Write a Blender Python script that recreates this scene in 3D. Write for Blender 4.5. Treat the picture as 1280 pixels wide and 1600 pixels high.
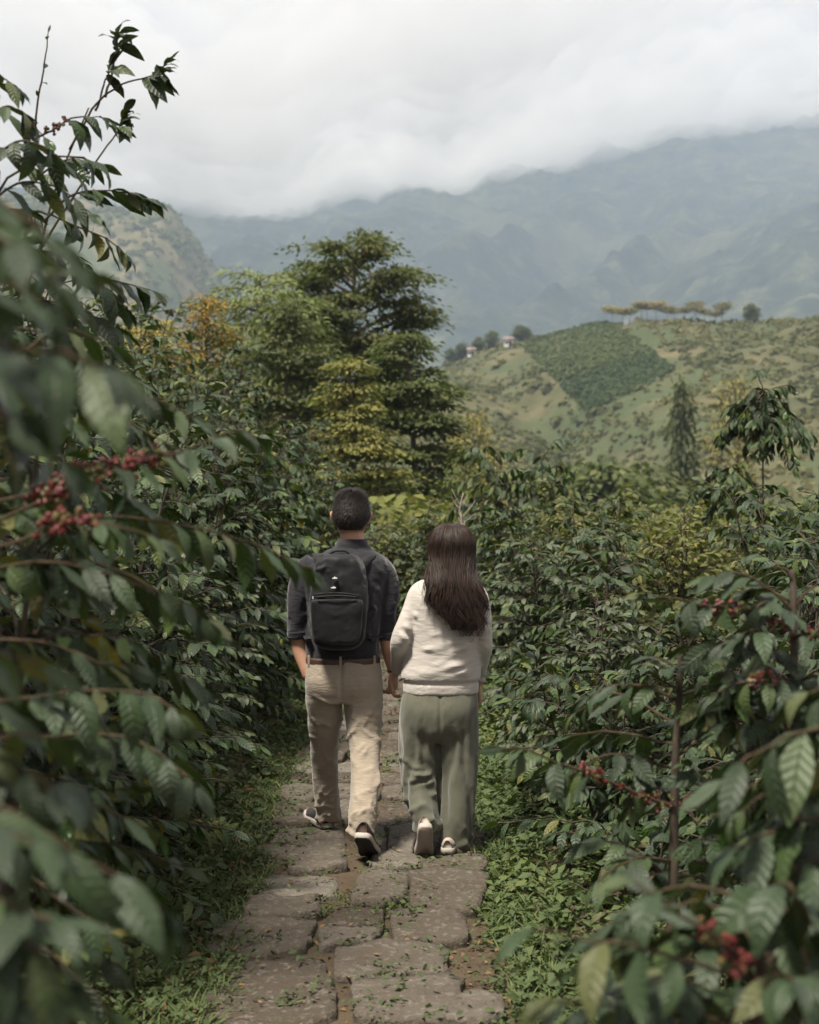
import bpy, bmesh, math, random
import numpy as np
from mathutils import Vector, Matrix

SC = bpy.context.scene
for _o in list(bpy.data.objects):
    bpy.data.objects.remove(_o)
COL = SC.collection
RNG = np.random.default_rng(7)
random.seed(7)

# ------------------------------------------------------------------ camera
CAMH = 1.70
FPX = 2222.0            # focal length in photograph pixels (1280 x 1600)
HOR = 780.0             # photograph row of the horizon
cam_d = bpy.data.cameras.new("camera")
cam = bpy.data.objects.new("camera", cam_d)
COL.objects.link(cam)
cam.location = (0, 0, CAMH)
cam.rotation_euler = (math.radians(90 - math.degrees(math.atan((800 - HOR) / FPX))), 0, 0)
cam_d.sensor_fit = 'VERTICAL'
cam_d.sensor_height = 36.0
cam_d.lens = FPX * 36.0 / 1600.0
cam_d.clip_start = 0.05
cam_d.clip_end = 30000
cam_d.dof.use_dof = True
cam_d.dof.focus_distance = 6.85
cam_d.dof.aperture_fstop = 3.5
SC.camera = cam

# ------------------------------------------------------------------ sky, sun, exposure
SUN_EL, SUN_AZ = math.radians(66), math.radians(222)   # high, a little behind the camera, to its left
w = bpy.data.worlds.new("World")
SC.world = w
w.use_nodes = True
nt = w.node_tree
for n in list(nt.nodes):
    nt.nodes.remove(n)
out = nt.nodes.new('ShaderNodeOutputWorld')
bg_sky = nt.nodes.new('ShaderNodeBackground')
bg_cl = nt.nodes.new('ShaderNodeBackground')
mix = nt.nodes.new('ShaderNodeMixShader')
sky = nt.nodes.new('ShaderNodeTexSky')
sky.sky_type = 'NISHITA'
sky.sun_disc = False
sky.sun_elevation = SUN_EL
sky.sun_rotation = SUN_AZ
bg_sky.inputs['Strength'].default_value = 0.1
nt.links.new(sky.outputs[0], bg_sky.inputs['Color'])
tc = nt.nodes.new('ShaderNodeTexCoord')
mp = nt.nodes.new('ShaderNodeMapping')
mp.inputs['Scale'].default_value = (1, 1, 2.6)
ns = nt.nodes.new('ShaderNodeTexNoise')
ns.inputs['Scale'].default_value = 2.3
ns.inputs['Detail'].default_value = 5
ns.inputs['Roughness'].default_value = 0.5
ns.inputs['Distortion'].default_value = 0.4
cr = nt.nodes.new('ShaderNodeValToRGB')
cr.color_ramp.elements[0].position = 0.3
cr.color_ramp.elements[0].color = (0.64, 0.585, 0.555, 1)
cr.color_ramp.elements[1].position = 0.68
cr.color_ramp.elements[1].color = (0.81, 0.725, 0.67, 1)
nt.links.new(tc.outputs['Generated'], mp.inputs['Vector'])
nt.links.new(mp.outputs['Vector'], ns.inputs['Vector'])
nt.links.new(ns.outputs['Fac'], cr.inputs['Fac'])
nt.links.new(cr.outputs['Color'], bg_cl.inputs['Color'])
bg_cl.inputs['Strength'].default_value = 0.165
mix.inputs['Fac'].default_value = 0.96      # overcast: the cloud sheet covers nearly all of the blue
nt.links.new(bg_sky.outputs[0], mix.inputs[1])
nt.links.new(bg_cl.outputs[0], mix.inputs[2])
nt.links.new(mix.outputs[0], out.inputs['Surface'])

sun_d = bpy.data.lights.new("sun", 'SUN')
sun_d.energy = 1.5
sun_d.angle = math.radians(10)
sun_d.color = (1.0, 0.93, 0.82)
sun = bpy.data.objects.new("sun", sun_d)
COL.objects.link(sun)
# direction TO the sun: azimuth measured like the sky node (clockwise from +Y)
sdir = Vector((math.sin(SUN_AZ) * math.cos(SUN_EL), math.cos(SUN_AZ) * math.cos(SUN_EL), math.sin(SUN_EL)))
sun.rotation_euler = sdir.to_track_quat('Z', 'Y').to_euler()
sun.location = sdir * 50

SC.view_settings.view_transform = 'Standard'
SC.view_settings.look = 'None'
SC.view_settings.gamma = 1.0
SC.view_settings.use_curve_mapping = False
SC.view_settings.exposure = 2.5
SC.render.engine = 'CYCLES'
cy = SC.cycles
cy.max_bounces = 9
cy.diffuse_bounces = 2
cy.glossy_bounces = 2
cy.transmission_bounces = 3
cy.transparent_max_bounces = 6
cy.volume_bounces = 8
cy.use_denoising = True
cy.caustics_reflective = False
cy.caustics_refractive = False

# ------------------------------------------------------------------ helpers
def px(x, y, Y):
    """a point at depth Y in the place that the photograph shows at pixel (x, y)"""
    return np.array([(x - 640.0) / FPX * Y, Y, CAMH - (y - HOR) / FPX * Y])

def sstep(a, b, x):
    t = np.clip((np.asarray(x, float) - a) / (b - a), 0, 1)
    return t * t * (3 - 2 * t)

def _hash(ix, iy, iz, seed):
    h = (ix.astype(np.uint32) * np.uint32(374761393) + iy.astype(np.uint32) * np.uint32(668265263)
         + iz.astype(np.uint32) * np.uint32(2246822519) + np.uint32((seed * 3266489917) & 0xffffffff))
    h = (h ^ (h >> np.uint32(13))) * np.uint32(1274126177)
    h = (h ^ (h >> np.uint32(16))) * np.uint32(2654435761)
    h = h ^ (h >> np.uint32(15))
    return h.astype(np.float64) / 4294967295.0 * 2 - 1

def vnoise(x, y, z=0.0, seed=0):
    x, y, z = np.broadcast_arrays(np.asarray(x, float), np.asarray(y, float), np.asarray(z, float))
    fx, fy, fz = np.floor(x), np.floor(y), np.floor(z)
    tx, ty, tz = x - fx, y - fy, z - fz
    ix, iy, iz = (f.astype(np.int64) & 0xffffffff for f in (fx, fy, fz))
    u, v, s = (t * t * t * (t * (t * 6 - 15) + 10) for t in (tx, ty, tz))
    def c(a, b, d):
        return _hash((ix + a) & 0xffffffff, (iy + b) & 0xffffffff, (iz + d) & 0xffffffff, seed)
    if np.all(tz == 0):
        return (c(0, 0, 0) * (1 - u) + c(1, 0, 0) * u) * (1 - v) + (c(0, 1, 0) * (1 - u) + c(1, 1, 0) * u) * v
    a = (c(0, 0, 0) * (1 - u) + c(1, 0, 0) * u) * (1 - v) + (c(0, 1, 0) * (1 - u) + c(1, 1, 0) * u) * v
    b = (c(0, 0, 1) * (1 - u) + c(1, 0, 1) * u) * (1 - v) + (c(0, 1, 1) * (1 - u) + c(1, 1, 1) * u) * v
    return a * (1 - s) + b * s

def fbm(x, y, z=0.0, seed=0, oct=4, gain=0.5):
    r, a, f = 0.0, 1.0, 1.0
    for k in range(oct):
        r = r + a * vnoise(np.asarray(x) * f + 17.3 * k, np.asarray(y) * f - 9.1 * k, np.asarray(z) * f, seed + k)
        a *= gain
        f *= 2.03
    return r

def make_mesh(name, V, F, uv=None, rnd=None, smooth=True):
    """V (n,3); F a list of (m,3)/(m,4) arrays; uv (n,2) and rnd (n,) per vertex"""
    V = np.asarray(V, np.float32)
    if isinstance(F, np.ndarray):
        F = [F]
    F = [np.asarray(f, np.int32) for f in F if len(f)]
    me = bpy.data.meshes.new(name)
    me.vertices.add(len(V))
    me.vertices.foreach_set('co', V.ravel())
    idx = np.concatenate([f.ravel() for f in F])
    tot = np.concatenate([np.full(len(f), f.shape[1], np.int32) for f in F])
    st = np.concatenate([[0], np.cumsum(tot)[:-1]]).astype(np.int32)
    me.loops.add(len(idx))
    me.loops.foreach_set('vertex_index', idx)
    me.polygons.add(len(tot))
    me.polygons.foreach_set('loop_start', st)
    me.polygons.foreach_set('loop_total', tot)
    if smooth:
        me.polygons.foreach_set('use_smooth', np.ones(len(tot), bool))
    me.update(calc_edges=True)
    if uv is not None:
        l = me.uv_layers.new(name='UVMap')
        l.data.foreach_set('uv', np.asarray(uv, np.float32)[idx].ravel())
    if rnd is not None:
        a = me.attributes.new('rnd', 'FLOAT', 'POINT')
        a.data.foreach_set('value', np.asarray(rnd, np.float32))
    me.validate()
    return me

def link(name, me, mat=None, parent=None, **props):
    if me is not None and mat is not None and len(me.materials) == 0:
        me.materials.append(mat)
    o = bpy.data.objects.new(name, me)
    COL.objects.link(o)
    if parent is not None:
        o.parent = parent
    for k, v in props.items():
        o[k] = v
    return o

def thing(name, label, cat, loc=(0, 0, 0), group=None, rz=0.0):
    o = bpy.data.objects.new(name, None)
    o.empty_display_size = 0.1
    COL.objects.link(o)
    o.location = loc
    o.rotation_euler = (0, 0, rz)
    o['label'] = label
    o['category'] = cat
    if group:
        o['group'] = group
    return o

class Acc:
    """collects pieces into ONE mesh"""
    def __init__(self):
        self.V, self.Q, self.T, self.U, self.R, self.n = [], [], [], [], [], 0
    def add(self, V, Q=None, T=None, uv=None, rnd=0.5):
        V = np.asarray(V, float)
        self.V.append(V)
        if Q is not None and len(Q):
            self.Q.append(np.asarray(Q) + self.n)
        if T is not None and len(T):
            self.T.append(np.asarray(T) + self.n)
        self.U.append(np.zeros((len(V), 2)) if uv is None else np.asarray(uv))
        self.R.append(np.broadcast_to(np.asarray(rnd, float), (len(V),)))
        self.n += len(V)
    def mesh(self, name, smooth=True):
        F = []
        if self.Q: F.append(np.concatenate(self.Q))
        if self.T: F.append(np.concatenate(self.T))
        return make_mesh(name, np.concatenate(self.V), F, np.concatenate(self.U), np.concatenate(self.R), smooth)

def grid_faces(nr, nc, wrap=False):
    r, c = np.meshgrid(np.arange(nr - 1), np.arange(nc if wrap else nc - 1), indexing='ij')
    a = (r * nc + c).ravel()
    b = (r * nc + (c + 1) % nc).ravel()
    return np.stack([a, b, b + nc, a + nc], 1)

def tube(P, R, ns=6, cap=True, flat=1.0, up=None):
    """tapered tube along points P with radii R; returns V, Q, T"""
    P = np.asarray(P, float)
    R = np.broadcast_to(np.asarray(R, float), (len(P),))
    D = np.gradient(P, axis=0)
    D /= np.linalg.norm(D, axis=1)[:, None] + 1e-12
    ref = np.array([0, 0, 1.0]) if up is None else np.asarray(up, float)
    if up is None and abs(D[0] @ ref) > 0.9:
        ref = np.array([1.0, 0.0, 0])
    n = np.cross(D[0], ref); n /= np.linalg.norm(n) + 1e-12
    V = []
    ang = np.arange(ns) / ns * 2 * math.pi
    for i in range(len(P)):
        n = n - D[i] * (n @ D[i]); n /= np.linalg.norm(n) + 1e-12
        b = np.cross(D[i], n)
        V.append(P[i] + R[i] * (np.cos(ang)[:, None] * n + flat * np.sin(ang)[:, None] * b))
    V = np.concatenate(V)
    Q = grid_faces(len(P), ns, True)
    T = np.zeros((0, 3), int)
    if cap:
        m = len(V)
        V = np.concatenate([V, P[:1], P[-1:]])
        k = np.arange(ns)
        T = np.concatenate([np.stack([np.full(ns, m), (k + 1) % ns, k], 1),
                            np.stack([np.full(ns, m + 1), (len(P) - 1) * ns + k, (len(P) - 1) * ns + (k + 1) % ns], 1)])
    return V, Q, T

def smooth_path(P, n):
    """Catmull-Rom through P, n samples"""
    P = np.asarray(P, float)
    if len(P) == 2:
        t = np.linspace(0, 1, n)[:, None]
        return P[0] * (1 - t) + P[1] * t
    E = np.concatenate([[2 * P[0] - P[1]], P, [2 * P[-1] - P[-2]]])
    u = np.linspace(0, len(P) - 1 - 1e-9, n)
    i = u.astype(int)
    t = (u - i)[:, None]
    a, b, c, d = E[i], E[i + 1], E[i + 2], E[i + 3]
    return 0.5 * (2 * b + (c - a) * t + (2 * a - 5 * b + 4 * c - d) * t * t + (3 * b - a - 3 * c + d) * t ** 3)

# ------------------------------------------------------------------ materials
class NT:
    def __init__(self, name):
        self.m = bpy.data.materials.new(name)
        self.m.use_nodes = True
        self.t = self.m.node_tree
        for n in list(self.t.nodes):
            self.t.nodes.remove(n)
        self.out = self.n('ShaderNodeOutputMaterial')
    def n(self, typ, **kw):
        nd = self.t.nodes.new(typ)
        for k, v in kw.items():
            setattr(nd, k, v)
        return nd
    def set(self, nd, **kw):
        for k, v in kw.items():
            nd.inputs[k.replace('_', ' ')].default_value = v
        return nd
    def l(self, a, b):
        self.t.links.new(a, b)
    def ramp(self, fac, stops):
        r = self.n('ShaderNodeValToRGB')
        e = r.color_ramp.elements
        while len(e) < len(stops):
            e.new(0.5)
        for el, (p, c) in zip(e, stops):
            el.position = p
            el.color = (*c, 1) if len(c) == 3 else c
        self.l(fac, r.inputs['Fac'])
        return r.outputs['Color']
    def noise(self, scale, detail=3, rough=0.5, vec=None, dist=0.0):
        n = self.n('ShaderNodeTexNoise')
        n.inputs['Scale'].default_value = scale
        n.inputs['Detail'].default_value = detail
        n.inputs['Roughness'].default_value = rough
        n.inputs['Distortion'].default_value = dist
        if vec is not None:
            self.l(vec, n.inputs['Vector'])
        return n.outputs['Fac']
    def coord(self, which='Object', scale=None):
        t = self.n('ShaderNodeTexCoord')
        if scale is None:
            return t.outputs[which]
        m = self.n('ShaderNodeMapping')
        m.inputs['Scale'].default_value = scale
        self.l(t.outputs[which], m.inputs['Vector'])
        return m.outputs['Vector']
    def mix(self, fac, a, b, typ='MIX'):
        m = self.n('ShaderNodeMix', data_type='RGBA', blend_type=typ)
        for s, v in ((m.inputs[0], fac), (m.inputs[6], a), (m.inputs[7], b)):
            if hasattr(v, 'links') or hasattr(v, 'is_linked'):
                self.l(v, s)
            else:
                s.default_value = v if not isinstance(v, tuple) else ((*v, 1) if len(v) == 3 else v)
        return m.outputs[2]
    def math(self, op, a, b=0.0, c=0.0):
        m = self.n('ShaderNodeMath', operation=op)
        for s, v in zip(m.inputs, (a, b, c)):
            if hasattr(v, 'is_linked'):
                self.l(v, s)
            else:
                s.default_value = v
        return m.outputs[0]
    def bump(self, h, strength=0.3, dist=0.01, nrm=None):
        b = self.n('ShaderNodeBump')
        b.inputs['Strength'].default_value = strength
        b.inputs['Distance'].default_value = dist
        self.l(h, b.inputs['Height'])
        if nrm is not None:
            self.l(nrm, b.inputs['Normal'])
        return b.outputs['Normal']
    def pbr(self, col, rough=0.7, spec=0.3, normal=None, **kw):
        p = self.n('ShaderNodeBsdfPrincipled')
        for s, v in ((p.inputs['Base Color'], col), (p.inputs['Roughness'], rough), (p.inputs['Specular IOR Level'], spec)):
            if hasattr(v, 'is_linked'):
                self.l(v, s)
            else:
                s.default_value = (*v, 1) if isinstance(v, tuple) and len(v) == 3 else v
        if normal is not None:
            self.l(normal, p.inputs['Normal'])
        for k, v in kw.items():
            p.inputs[k.replace('_', ' ')].default_value = v
        return p.outputs[0]
    def done(self, sh):
        self.l(sh, self.out.inputs['Surface'])
        return self.m
# ================================================================== the far setting
def gz(x, y):
    """height of the near ground"""
    x = np.asarray(x, float); y = np.asarray(y, float)
    dx = x + 0.18
    tl = np.clip(-dx - 0.62, 0, None)
    z = 0.30 * np.minimum(tl, 5.0) + 0.05 * np.clip(tl - 5, 0, 40)
    tr = np.clip(dx - 0.62, 0, None)
    z = z + 0.08 * np.minimum(tr, 2.0) - 0.16 * np.clip(tr - 3.0, 0, 35)
    far = np.clip(y - 16, 0, 150)
    z = z - 0.055 * far * sstep(16, 40, y)
    off = sstep(0.5, 1.2, np.abs(dx))
    z = z + off * (0.05 * fbm(x * 1.3, y * 1.3, seed=3, oct=3) + 0.15 * sstep(1.5, 5, np.abs(dx)) * fbm(x * .3, y * .3, seed=5, oct=2))
    z = z + (1 - off) * 0.008 * fbm(x * 9, y * 9, seed=4, oct=2)
    return np.maximum(z, -9 + 0.0 * z)

ya = np.concatenate([np.linspace(0.3, 16, 158), 16 + np.geomspace(0.1, 165, 60)])
xa = np.concatenate([-3 - np.geomspace(0.1, 220, 45)[::-1], np.linspace(-3, 3, 90), 3 + np.geomspace(0.1, 220, 45)])
GX, GY = np.meshgrid(xa, ya)
GZ = gz(GX, GY)
V = np.stack([GX, GY, GZ], -1).reshape(-1, 3)
# a flat skirt that carries the sheet on towards the horizon behind and beside the camera
mt = NT('soil')
co = mt.coord('Object')
n1 = mt.noise(2.2, 5, 0.6, co)
n2 = mt.noise(38, 4, 0.6, co)
c1 = mt.ramp(n1, [(0.3, (0.045, 0.032, 0.022)), (0.5, (0.085, 0.062, 0.040)), (0.7, (0.055, 0.058, 0.026))])
c2 = mt.mix(mt.math('MULTIPLY', n2, 0.6), c1, (0.13, 0.10, 0.065))
SOIL = mt.done(mt.pbr(c2, 0.95, 0.15, mt.bump(n2, 0.6, 0.03)))
link('ground', make_mesh('ground', V, grid_faces(len(ya), len(xa))), SOIL, kind='structure')

def terrain_mat(name, stops, scale, patch, bump_s, bump_d, green=(0.044, 0.056, 0.026)):
    m = NT(name)
    co = m.coord('Object')
    a = m.noise(scale, 6, 0.62, co)
    b = m.noise(patch, 4, 0.55, co, 0.6)
    col = m.ramp(a, stops)
    f = m.ramp(b, [(0.45, (0, 0, 0)), (0.6, (1, 1, 1))])
    col = m.mix(f, col, m.mix(a, green, tuple(1.9 * c for c in green)))
    return m.done(m.pbr(col, 0.95, 0.1, m.bump(a, bump_s, bump_d)))

# the hill across the valley: two spurs with a gully between them
def crest(x):
    return 45 + 10.5 * sstep(-5, 62, x) - 14 * sstep(20, -60, x) - 22 * sstep(-60, -200, x) + 2.0 * fbm(x / 40, x * 0 + 3.3, seed=9, oct=2)
def hz(x, y):
    x = np.asarray(x, float); y = np.asarray(y, float)
    z = -9 + sstep(120, 460, y) * (crest(x) + 6) - 0.10 * np.clip(y - 480, 0, 400)
    # left spur, nearer, falling to the right towards the gully
    s = (x + 55) / 75.0
    z = z + 17 * np.exp(-((y - 268 + 0.55 * x) / 62.0) ** 2) * sstep(1.05, -0.2, s)
    # gully
    gx = 18 + (y - 380) * -0.16
    z = z - 8 * np.exp(-((x - gx) / 9.0) ** 2) * np.exp(-((y - 300) / 95.0) ** 2)
    # right shoulder
    z = z + 10 * np.exp(-((x - 120) / 55.0) ** 2) * np.exp(-((y - 300) / 90.0) ** 2)
    amp = sstep(110, 180, y)
    z = z + amp * (2.6 * fbm(x / 34, y / 34, seed=21, oct=4) + 0.5 * fbm(x / 6.0, y / 6.0, seed=25, oct=3))
    return z

def hill_hit(pxx, pyy):
    """where the sight line through a photograph pixel meets the hill"""
    Y = np.geomspace(120, 640, 900)
    x = (pxx - 640) / FPX * Y
    zl = CAMH - (pyy - HOR) / FPX * Y
    d = hz(x, Y) - zl
    k = np.argmax(d > 0)
    if d[k] <= 0:
        k = len(Y) - 1 if False else int(np.argmax(d))
    return np.array([x[k], Y[k], hz(x[k], Y[k])])

def skyline(pxx):
    """where the hill's crest stands against the mountain in a given photograph column"""
    Y = np.linspace(300, 640, 600)
    x = (pxx - 640) / FPX * Y
    k = int(np.argmax((hz(x, Y) - CAMH) / Y))
    return float(x[k]), float(Y[k]), float(hz(x[k], Y[k]))
aa = np.linspace(-0.62, 0.62, 420)
yy = np.geomspace(112, 820, 230)
A, YY = np.meshgrid(aa, yy)
X = A * YY
HZ = hz(X, YY)
HILL = terrain_mat('hill_grass', [(0.25, (0.052, 0.060, 0.028)), (0.5, (0.090, 0.088, 0.044)), (0.72, (0.145, 0.122, 0.068))], 0.10, 0.035, 0.7, 1.4)
link('hillside', make_mesh('hillside', np.stack([X, YY, HZ], -1).reshape(-1, 3), grid_faces(len(yy), len(aa))), HILL, kind='structure')

# the hazy hill on the left that ends in a steep wooded nose
def lz(x, y):
    c = 150 - 6 * sstep(-190, -120, x) - 52 * sstep(-118, -84, x) - 60 * sstep(-92, -45, x)
    r = np.exp(-((y - 720) / 190.0) ** 2)
    z = -20 + (c + 20) * r
    return z + 5 * fbm(x / 40, y / 40, seed=31, oct=4) + 1.3 * fbm(x / 8, y / 8, seed=37, oct=3)
xs = np.linspace(-520, 10, 300)
ys = np.linspace(380, 1100, 150)
X, YY = np.meshgrid(xs, ys)
LHILL = terrain_mat('left_hill_grass', [(0.25, (0.06, 0.062, 0.03)), (0.5, (0.115, 0.10, 0.05)), (0.72, (0.18, 0.145, 0.08))], 0.05, 0.02, 0.7, 2.0)
link('hill', make_mesh('hill', 1.9 * np.stack([X, YY, lz(X, YY)], -1).reshape(-1, 3), grid_faces(len(ys), len(xs))), LHILL, kind='structure')

# the mountain whose top stands in cloud
def mz(x, y):
    a = x / y
    t = np.clip((y - 1050) / (3900 - 1050), 0, 1.3)
    H = 1030 + 150 * sstep(0.0, 0.27, a) + 40 * fbm(a * 7, a * 0, seed=41, oct=2)
    z = -30 + H * np.where(t < 1, t ** 1.22, 1 + 0.2 * (t - 1))
    wx = x + 120 * fbm(x / 900, y / 900, seed=43, oct=2)
    s = (wx - 0.42 * y)
    r1 = vnoise(s / 700, y / 2600, seed=44) * 0.6
    r2 = 1 - np.sqrt(vnoise(s / 300 + 5, (y + .4 * x) / 900, seed=45) ** 2 + 0.012) * 2
    r3 = 1 - np.sqrt(vnoise((x + .5 * y) / 150 + 5, y / 340, seed=46) ** 2 + 0.015) * 2
    k = sstep(1050, 1700, y)
    z = z + k * (120 * r1 * (1 - 0.8 * sstep(0.6, 1, t)) + (88 * r2 + 24 * r3) * (0.6 + 0.4 * sstep(0, 0.4, t)) * sstep(0.80, 0.40, t))
    z = z + k * (16 * fbm(x / 90, y / 90, seed=47, oct=4, gain=0.55) + 5 * vnoise(x / 18, y / 18, seed=49))
    # the open green slope low on the right
    z = z + 95 * np.exp(-((a - 0.325) / 0.075) ** 2) * np.exp(-((y - 1500) / 330) ** 2)
    return z
aa = np.linspace(-0.55, 0.55, 640)
yy = np.concatenate([np.linspace(1000, 2000, 90, endpoint=False), np.geomspace(2000, 4350, 160)])
A, YY = np.meshgrid(aa, yy)
X = A * YY
MZ = mz(X, YY)
m = NT('mountain_forest')
co = m.coord('Object')
a = m.noise(0.016, 9, 0.72, co)
b = m.noise(0.0032, 5, 0.55, co, 0.8)
col = m.ramp(a, [(0.36, (0.008, 0.016, 0.012)), (0.52, (0.034, 0.046, 0.027)), (0.66, (0.115, 0.115, 0.06))])
f = m.ramp(b, [(0.54, (0, 0, 0)), (0.68, (0.8, 0.8, 0.8))])
col = m.mix(f, col, m.mix(a, (0.045, 0.060, 0.028), (0.14, 0.13, 0.065)))
MOUNT = m.done(m.pbr(col, 1.0, 0.05, m.bump(a, 0.8, 14)))
link('mountain', make_mesh('mountain', np.stack([X, YY, MZ], -1).reshape(-1, 3), grid_faces(len(yy), len(aa))), MOUNT, kind='structure')

# cloud bank that rests on the mountain's upper slopes
ex = np.array([-1500, -300, 0, 150, 300, 430, 540, 620, 700, 760, 840, 900, 1000, 1100, 1200, 1300, 1600, 2800], float)
ey = np.array([240, 270, 290, 325, 348, 345, 285, 270, 275, 262, 245, 235, 212, 190, 172, 165, 165, 190], float)
aa = np.linspace(-0.62, 0.62, 300)
yy = np.linspace(0, 1, 90)
A, TT = np.meshgrid(aa, yy)
Y0 = 1250 + 100 * fbm(A * 14, A * 0, seed=68, oct=3)
YY = Y0 + (4000 - Y0) * TT
X = A * YY
zb = (780 - np.interp(A * FPX + 640, ex, ey)) / FPX * (2950 + 480 * sstep(0.02, 0.24, A))
lump = fbm(X / 420, YY / 520, seed=61, oct=4)
puff = np.abs(fbm(X / 150, YY / 190, seed=66, oct=4))
rim = np.maximum(np.minimum(sstep(-0.02, 0.35, TT), sstep(1.0, 0.9, TT)), 0.03)
ZB = zb - 30 + 34 * lump + 26 * puff + (1 - rim) * 30
TH = (105 + 45 * fbm(X / 360 + 9, YY / 420, seed=62, oct=4) + 45 * np.abs(fbm(X / 140, YY / 170, seed=69, oct=3))) * rim
ZT = ZB + np.maximum(TH, 3.0)
n = A.size
Vb = np.stack([X, YY, ZB], -1).reshape(-1, 3)
Vt = np.stack([X, YY, ZT], -1).reshape(-1, 3)
Fb = grid_faces(len(yy), len(aa))
R, C = len(yy), len(aa)
ids = np.arange(R * C).reshape(R, C)
ring = np.concatenate([ids[0, :], ids[1:, -1], ids[-1, -2::-1], ids[-2:0:-1, 0]])
nx = np.roll(ring, -1)
side = np.stack([ring, nx, nx + n, ring + n], 1)
me = make_mesh('clouds', np.concatenate([Vb, Vt]), [Fb[:, ::-1], Fb + n, side])
m = NT('cloud')
pv = m.n('ShaderNodeVolumePrincipled')
pv.inputs['Color'].default_value = (0.885, 0.87, 0.86, 1)
pv.inputs['Density'].default_value = 0.0065
pv.inputs['Anisotropy'].default_value = 0.0
m.l(pv.outputs[0], m.out.inputs['Volume'])
link('clouds', me, m.m, kind='stuff')

# the air between
bm = bmesh.new()
bmesh.ops.create_cube(bm, size=1.0)
bmesh.ops.scale(bm, vec=(5600, 4560, 1330), verts=bm.verts)
bmesh.ops.translate(bm, vec=(0, 2280 - 60, 665 - 75), verts=bm.verts)
me = bpy.data.meshes.new('haze'); bm.to_mesh(me); bm.free()
m = NT('air')
pv = m.n('ShaderNodeVolumePrincipled')
pv.inputs['Color'].default_value = (0.68, 0.82, 1.0, 1)
pv.inputs['Density'].default_value = 0.00021
pv.inputs['Anisotropy'].default_value = 0.0
m.l(pv.outputs[0], m.out.inputs['Volume'])
link('haze', me, m.m, kind='stuff')
# ================================================================== foliage tools
def leaf_tpl(n, m, W=0.40, droop=0.22, fold=0.25, wave=0.035, tip=0.5, seed=0, waves=4.0):
    """one leaf along +X, length 1; returns V, faces, uv"""
    u = np.linspace(0.0, 1.0, n + 1)
    v = np.linspace(-1, 1, m + 1)
    U, Vv = np.meshgrid(u, v, indexing='ij')
    hw = W / 2 * np.sin(math.pi * np.clip(U, 0.012, 0.985) ** 0.88) ** 0.85 * (1 - tip * 0.6 * sstep(0.72, 1.0, U))
    ph = seed * 1.7
    ang = droop * 2.0
    x = np.where(ang > 1e-3, np.sin(ang * U) / max(ang, 1e-3), U)
    z = -(1 - np.cos(ang * U)) / max(ang, 1e-3)
    Y = Vv * hw
    z = z + fold * np.abs(Y) + wave * np.sin(2 * math.pi * waves * U + ph + 0.9 * np.sign(Vv)) * np.abs(Vv) ** 1.5 * np.sin(math.pi * U)
    z = z - 0.35 * Y ** 2 / W
    Y = Y + 0.03 * math.sin(ph) * U * U
    P = np.stack([x, Y, z], -1).reshape(-1, 3)
    F = grid_faces(n + 1, m + 1)
    return P, F, np.stack([U.ravel(), Vv.ravel() * 0.5 + 0.5], 1)

TPL_HI = [leaf_tpl(6, 4, 0.31 + 0.04 * (k % 3), 0.10 + 0.15 * k, 0.18 + 0.12 * (k % 2), 0.022 + 0.008 * (k % 3), seed=k) for k in range(6)]
TPL_MID = [leaf_tpl(4, 2, 0.38, 0.12 + 0.25 * k, 0.25, 0.03, seed=k, waves=1.5) for k in range(3)]
TPL_LOW = [leaf_tpl(3, 2, 0.44, 0.2 + 0.15 * k, 0.3, 0.0, seed=k) for k in range(2)]
TPL_TINY = [leaf_tpl(2, 2, 0.55, 0.2 + 0.2 * k, 0.3, 0.0, tip=0.2, seed=k) for k in range(2)]
TPL_SLIM = [leaf_tpl(3, 2, 0.2, 0.3 + 0.2 * k, 0.3, 0.0, seed=k) for k in range(2)]

def frames(d, up, roll=None):
    d = d / (np.linalg.norm(d, axis=-1, keepdims=True) + 1e-9)
    s = np.cross(up, d)
    s /= np.linalg.norm(s, axis=-1, keepdims=True) + 1e-9
    n = np.cross(d, s)
    if roll is not None:
        c, k = np.cos(roll)[:, None], np.sin(roll)[:, None]
        s, n = s * c + n * k, n * c - s * k
    return d, s, n

def add_leaves(acc, tpls, pos, d, up, size, rng, rnd=None, roll_sd=0.35, width=None):
    """scatter leaves: pos, d (axis), up (N,3); size (N,)"""
    N = len(pos)
    if N == 0:
        return
    if rnd is None:
        rnd = rng.random(N)
    d, s, n = frames(d, up, rng.normal(0, roll_sd, N))
    wd = np.ones(N) if width is None else width
    which = rng.integers(0, len(tpls), N)
    for k, (P, F, uv) in enumerate(tpls):
        I = np.where(which == k)[0]
        if len(I) == 0:
            continue
        V = (P[None, :, 0, None] * d[I, None, :] + P[None, :, 1, None] * s[I, None, :] * wd[I, None, None] + P[None, :, 2, None] * n[I, None, :])
        V = V * size[I, None, None] + pos[I, None, :]
        Fk = (F[None] + (np.arange(len(I)) * len(P))[:, None, None]).reshape(-1, F.shape[1])
        acc.add(V.reshape(-1, 3), Fk, None, np.tile(uv, (len(I), 1)), np.repeat(rnd[I], len(P)))

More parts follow.
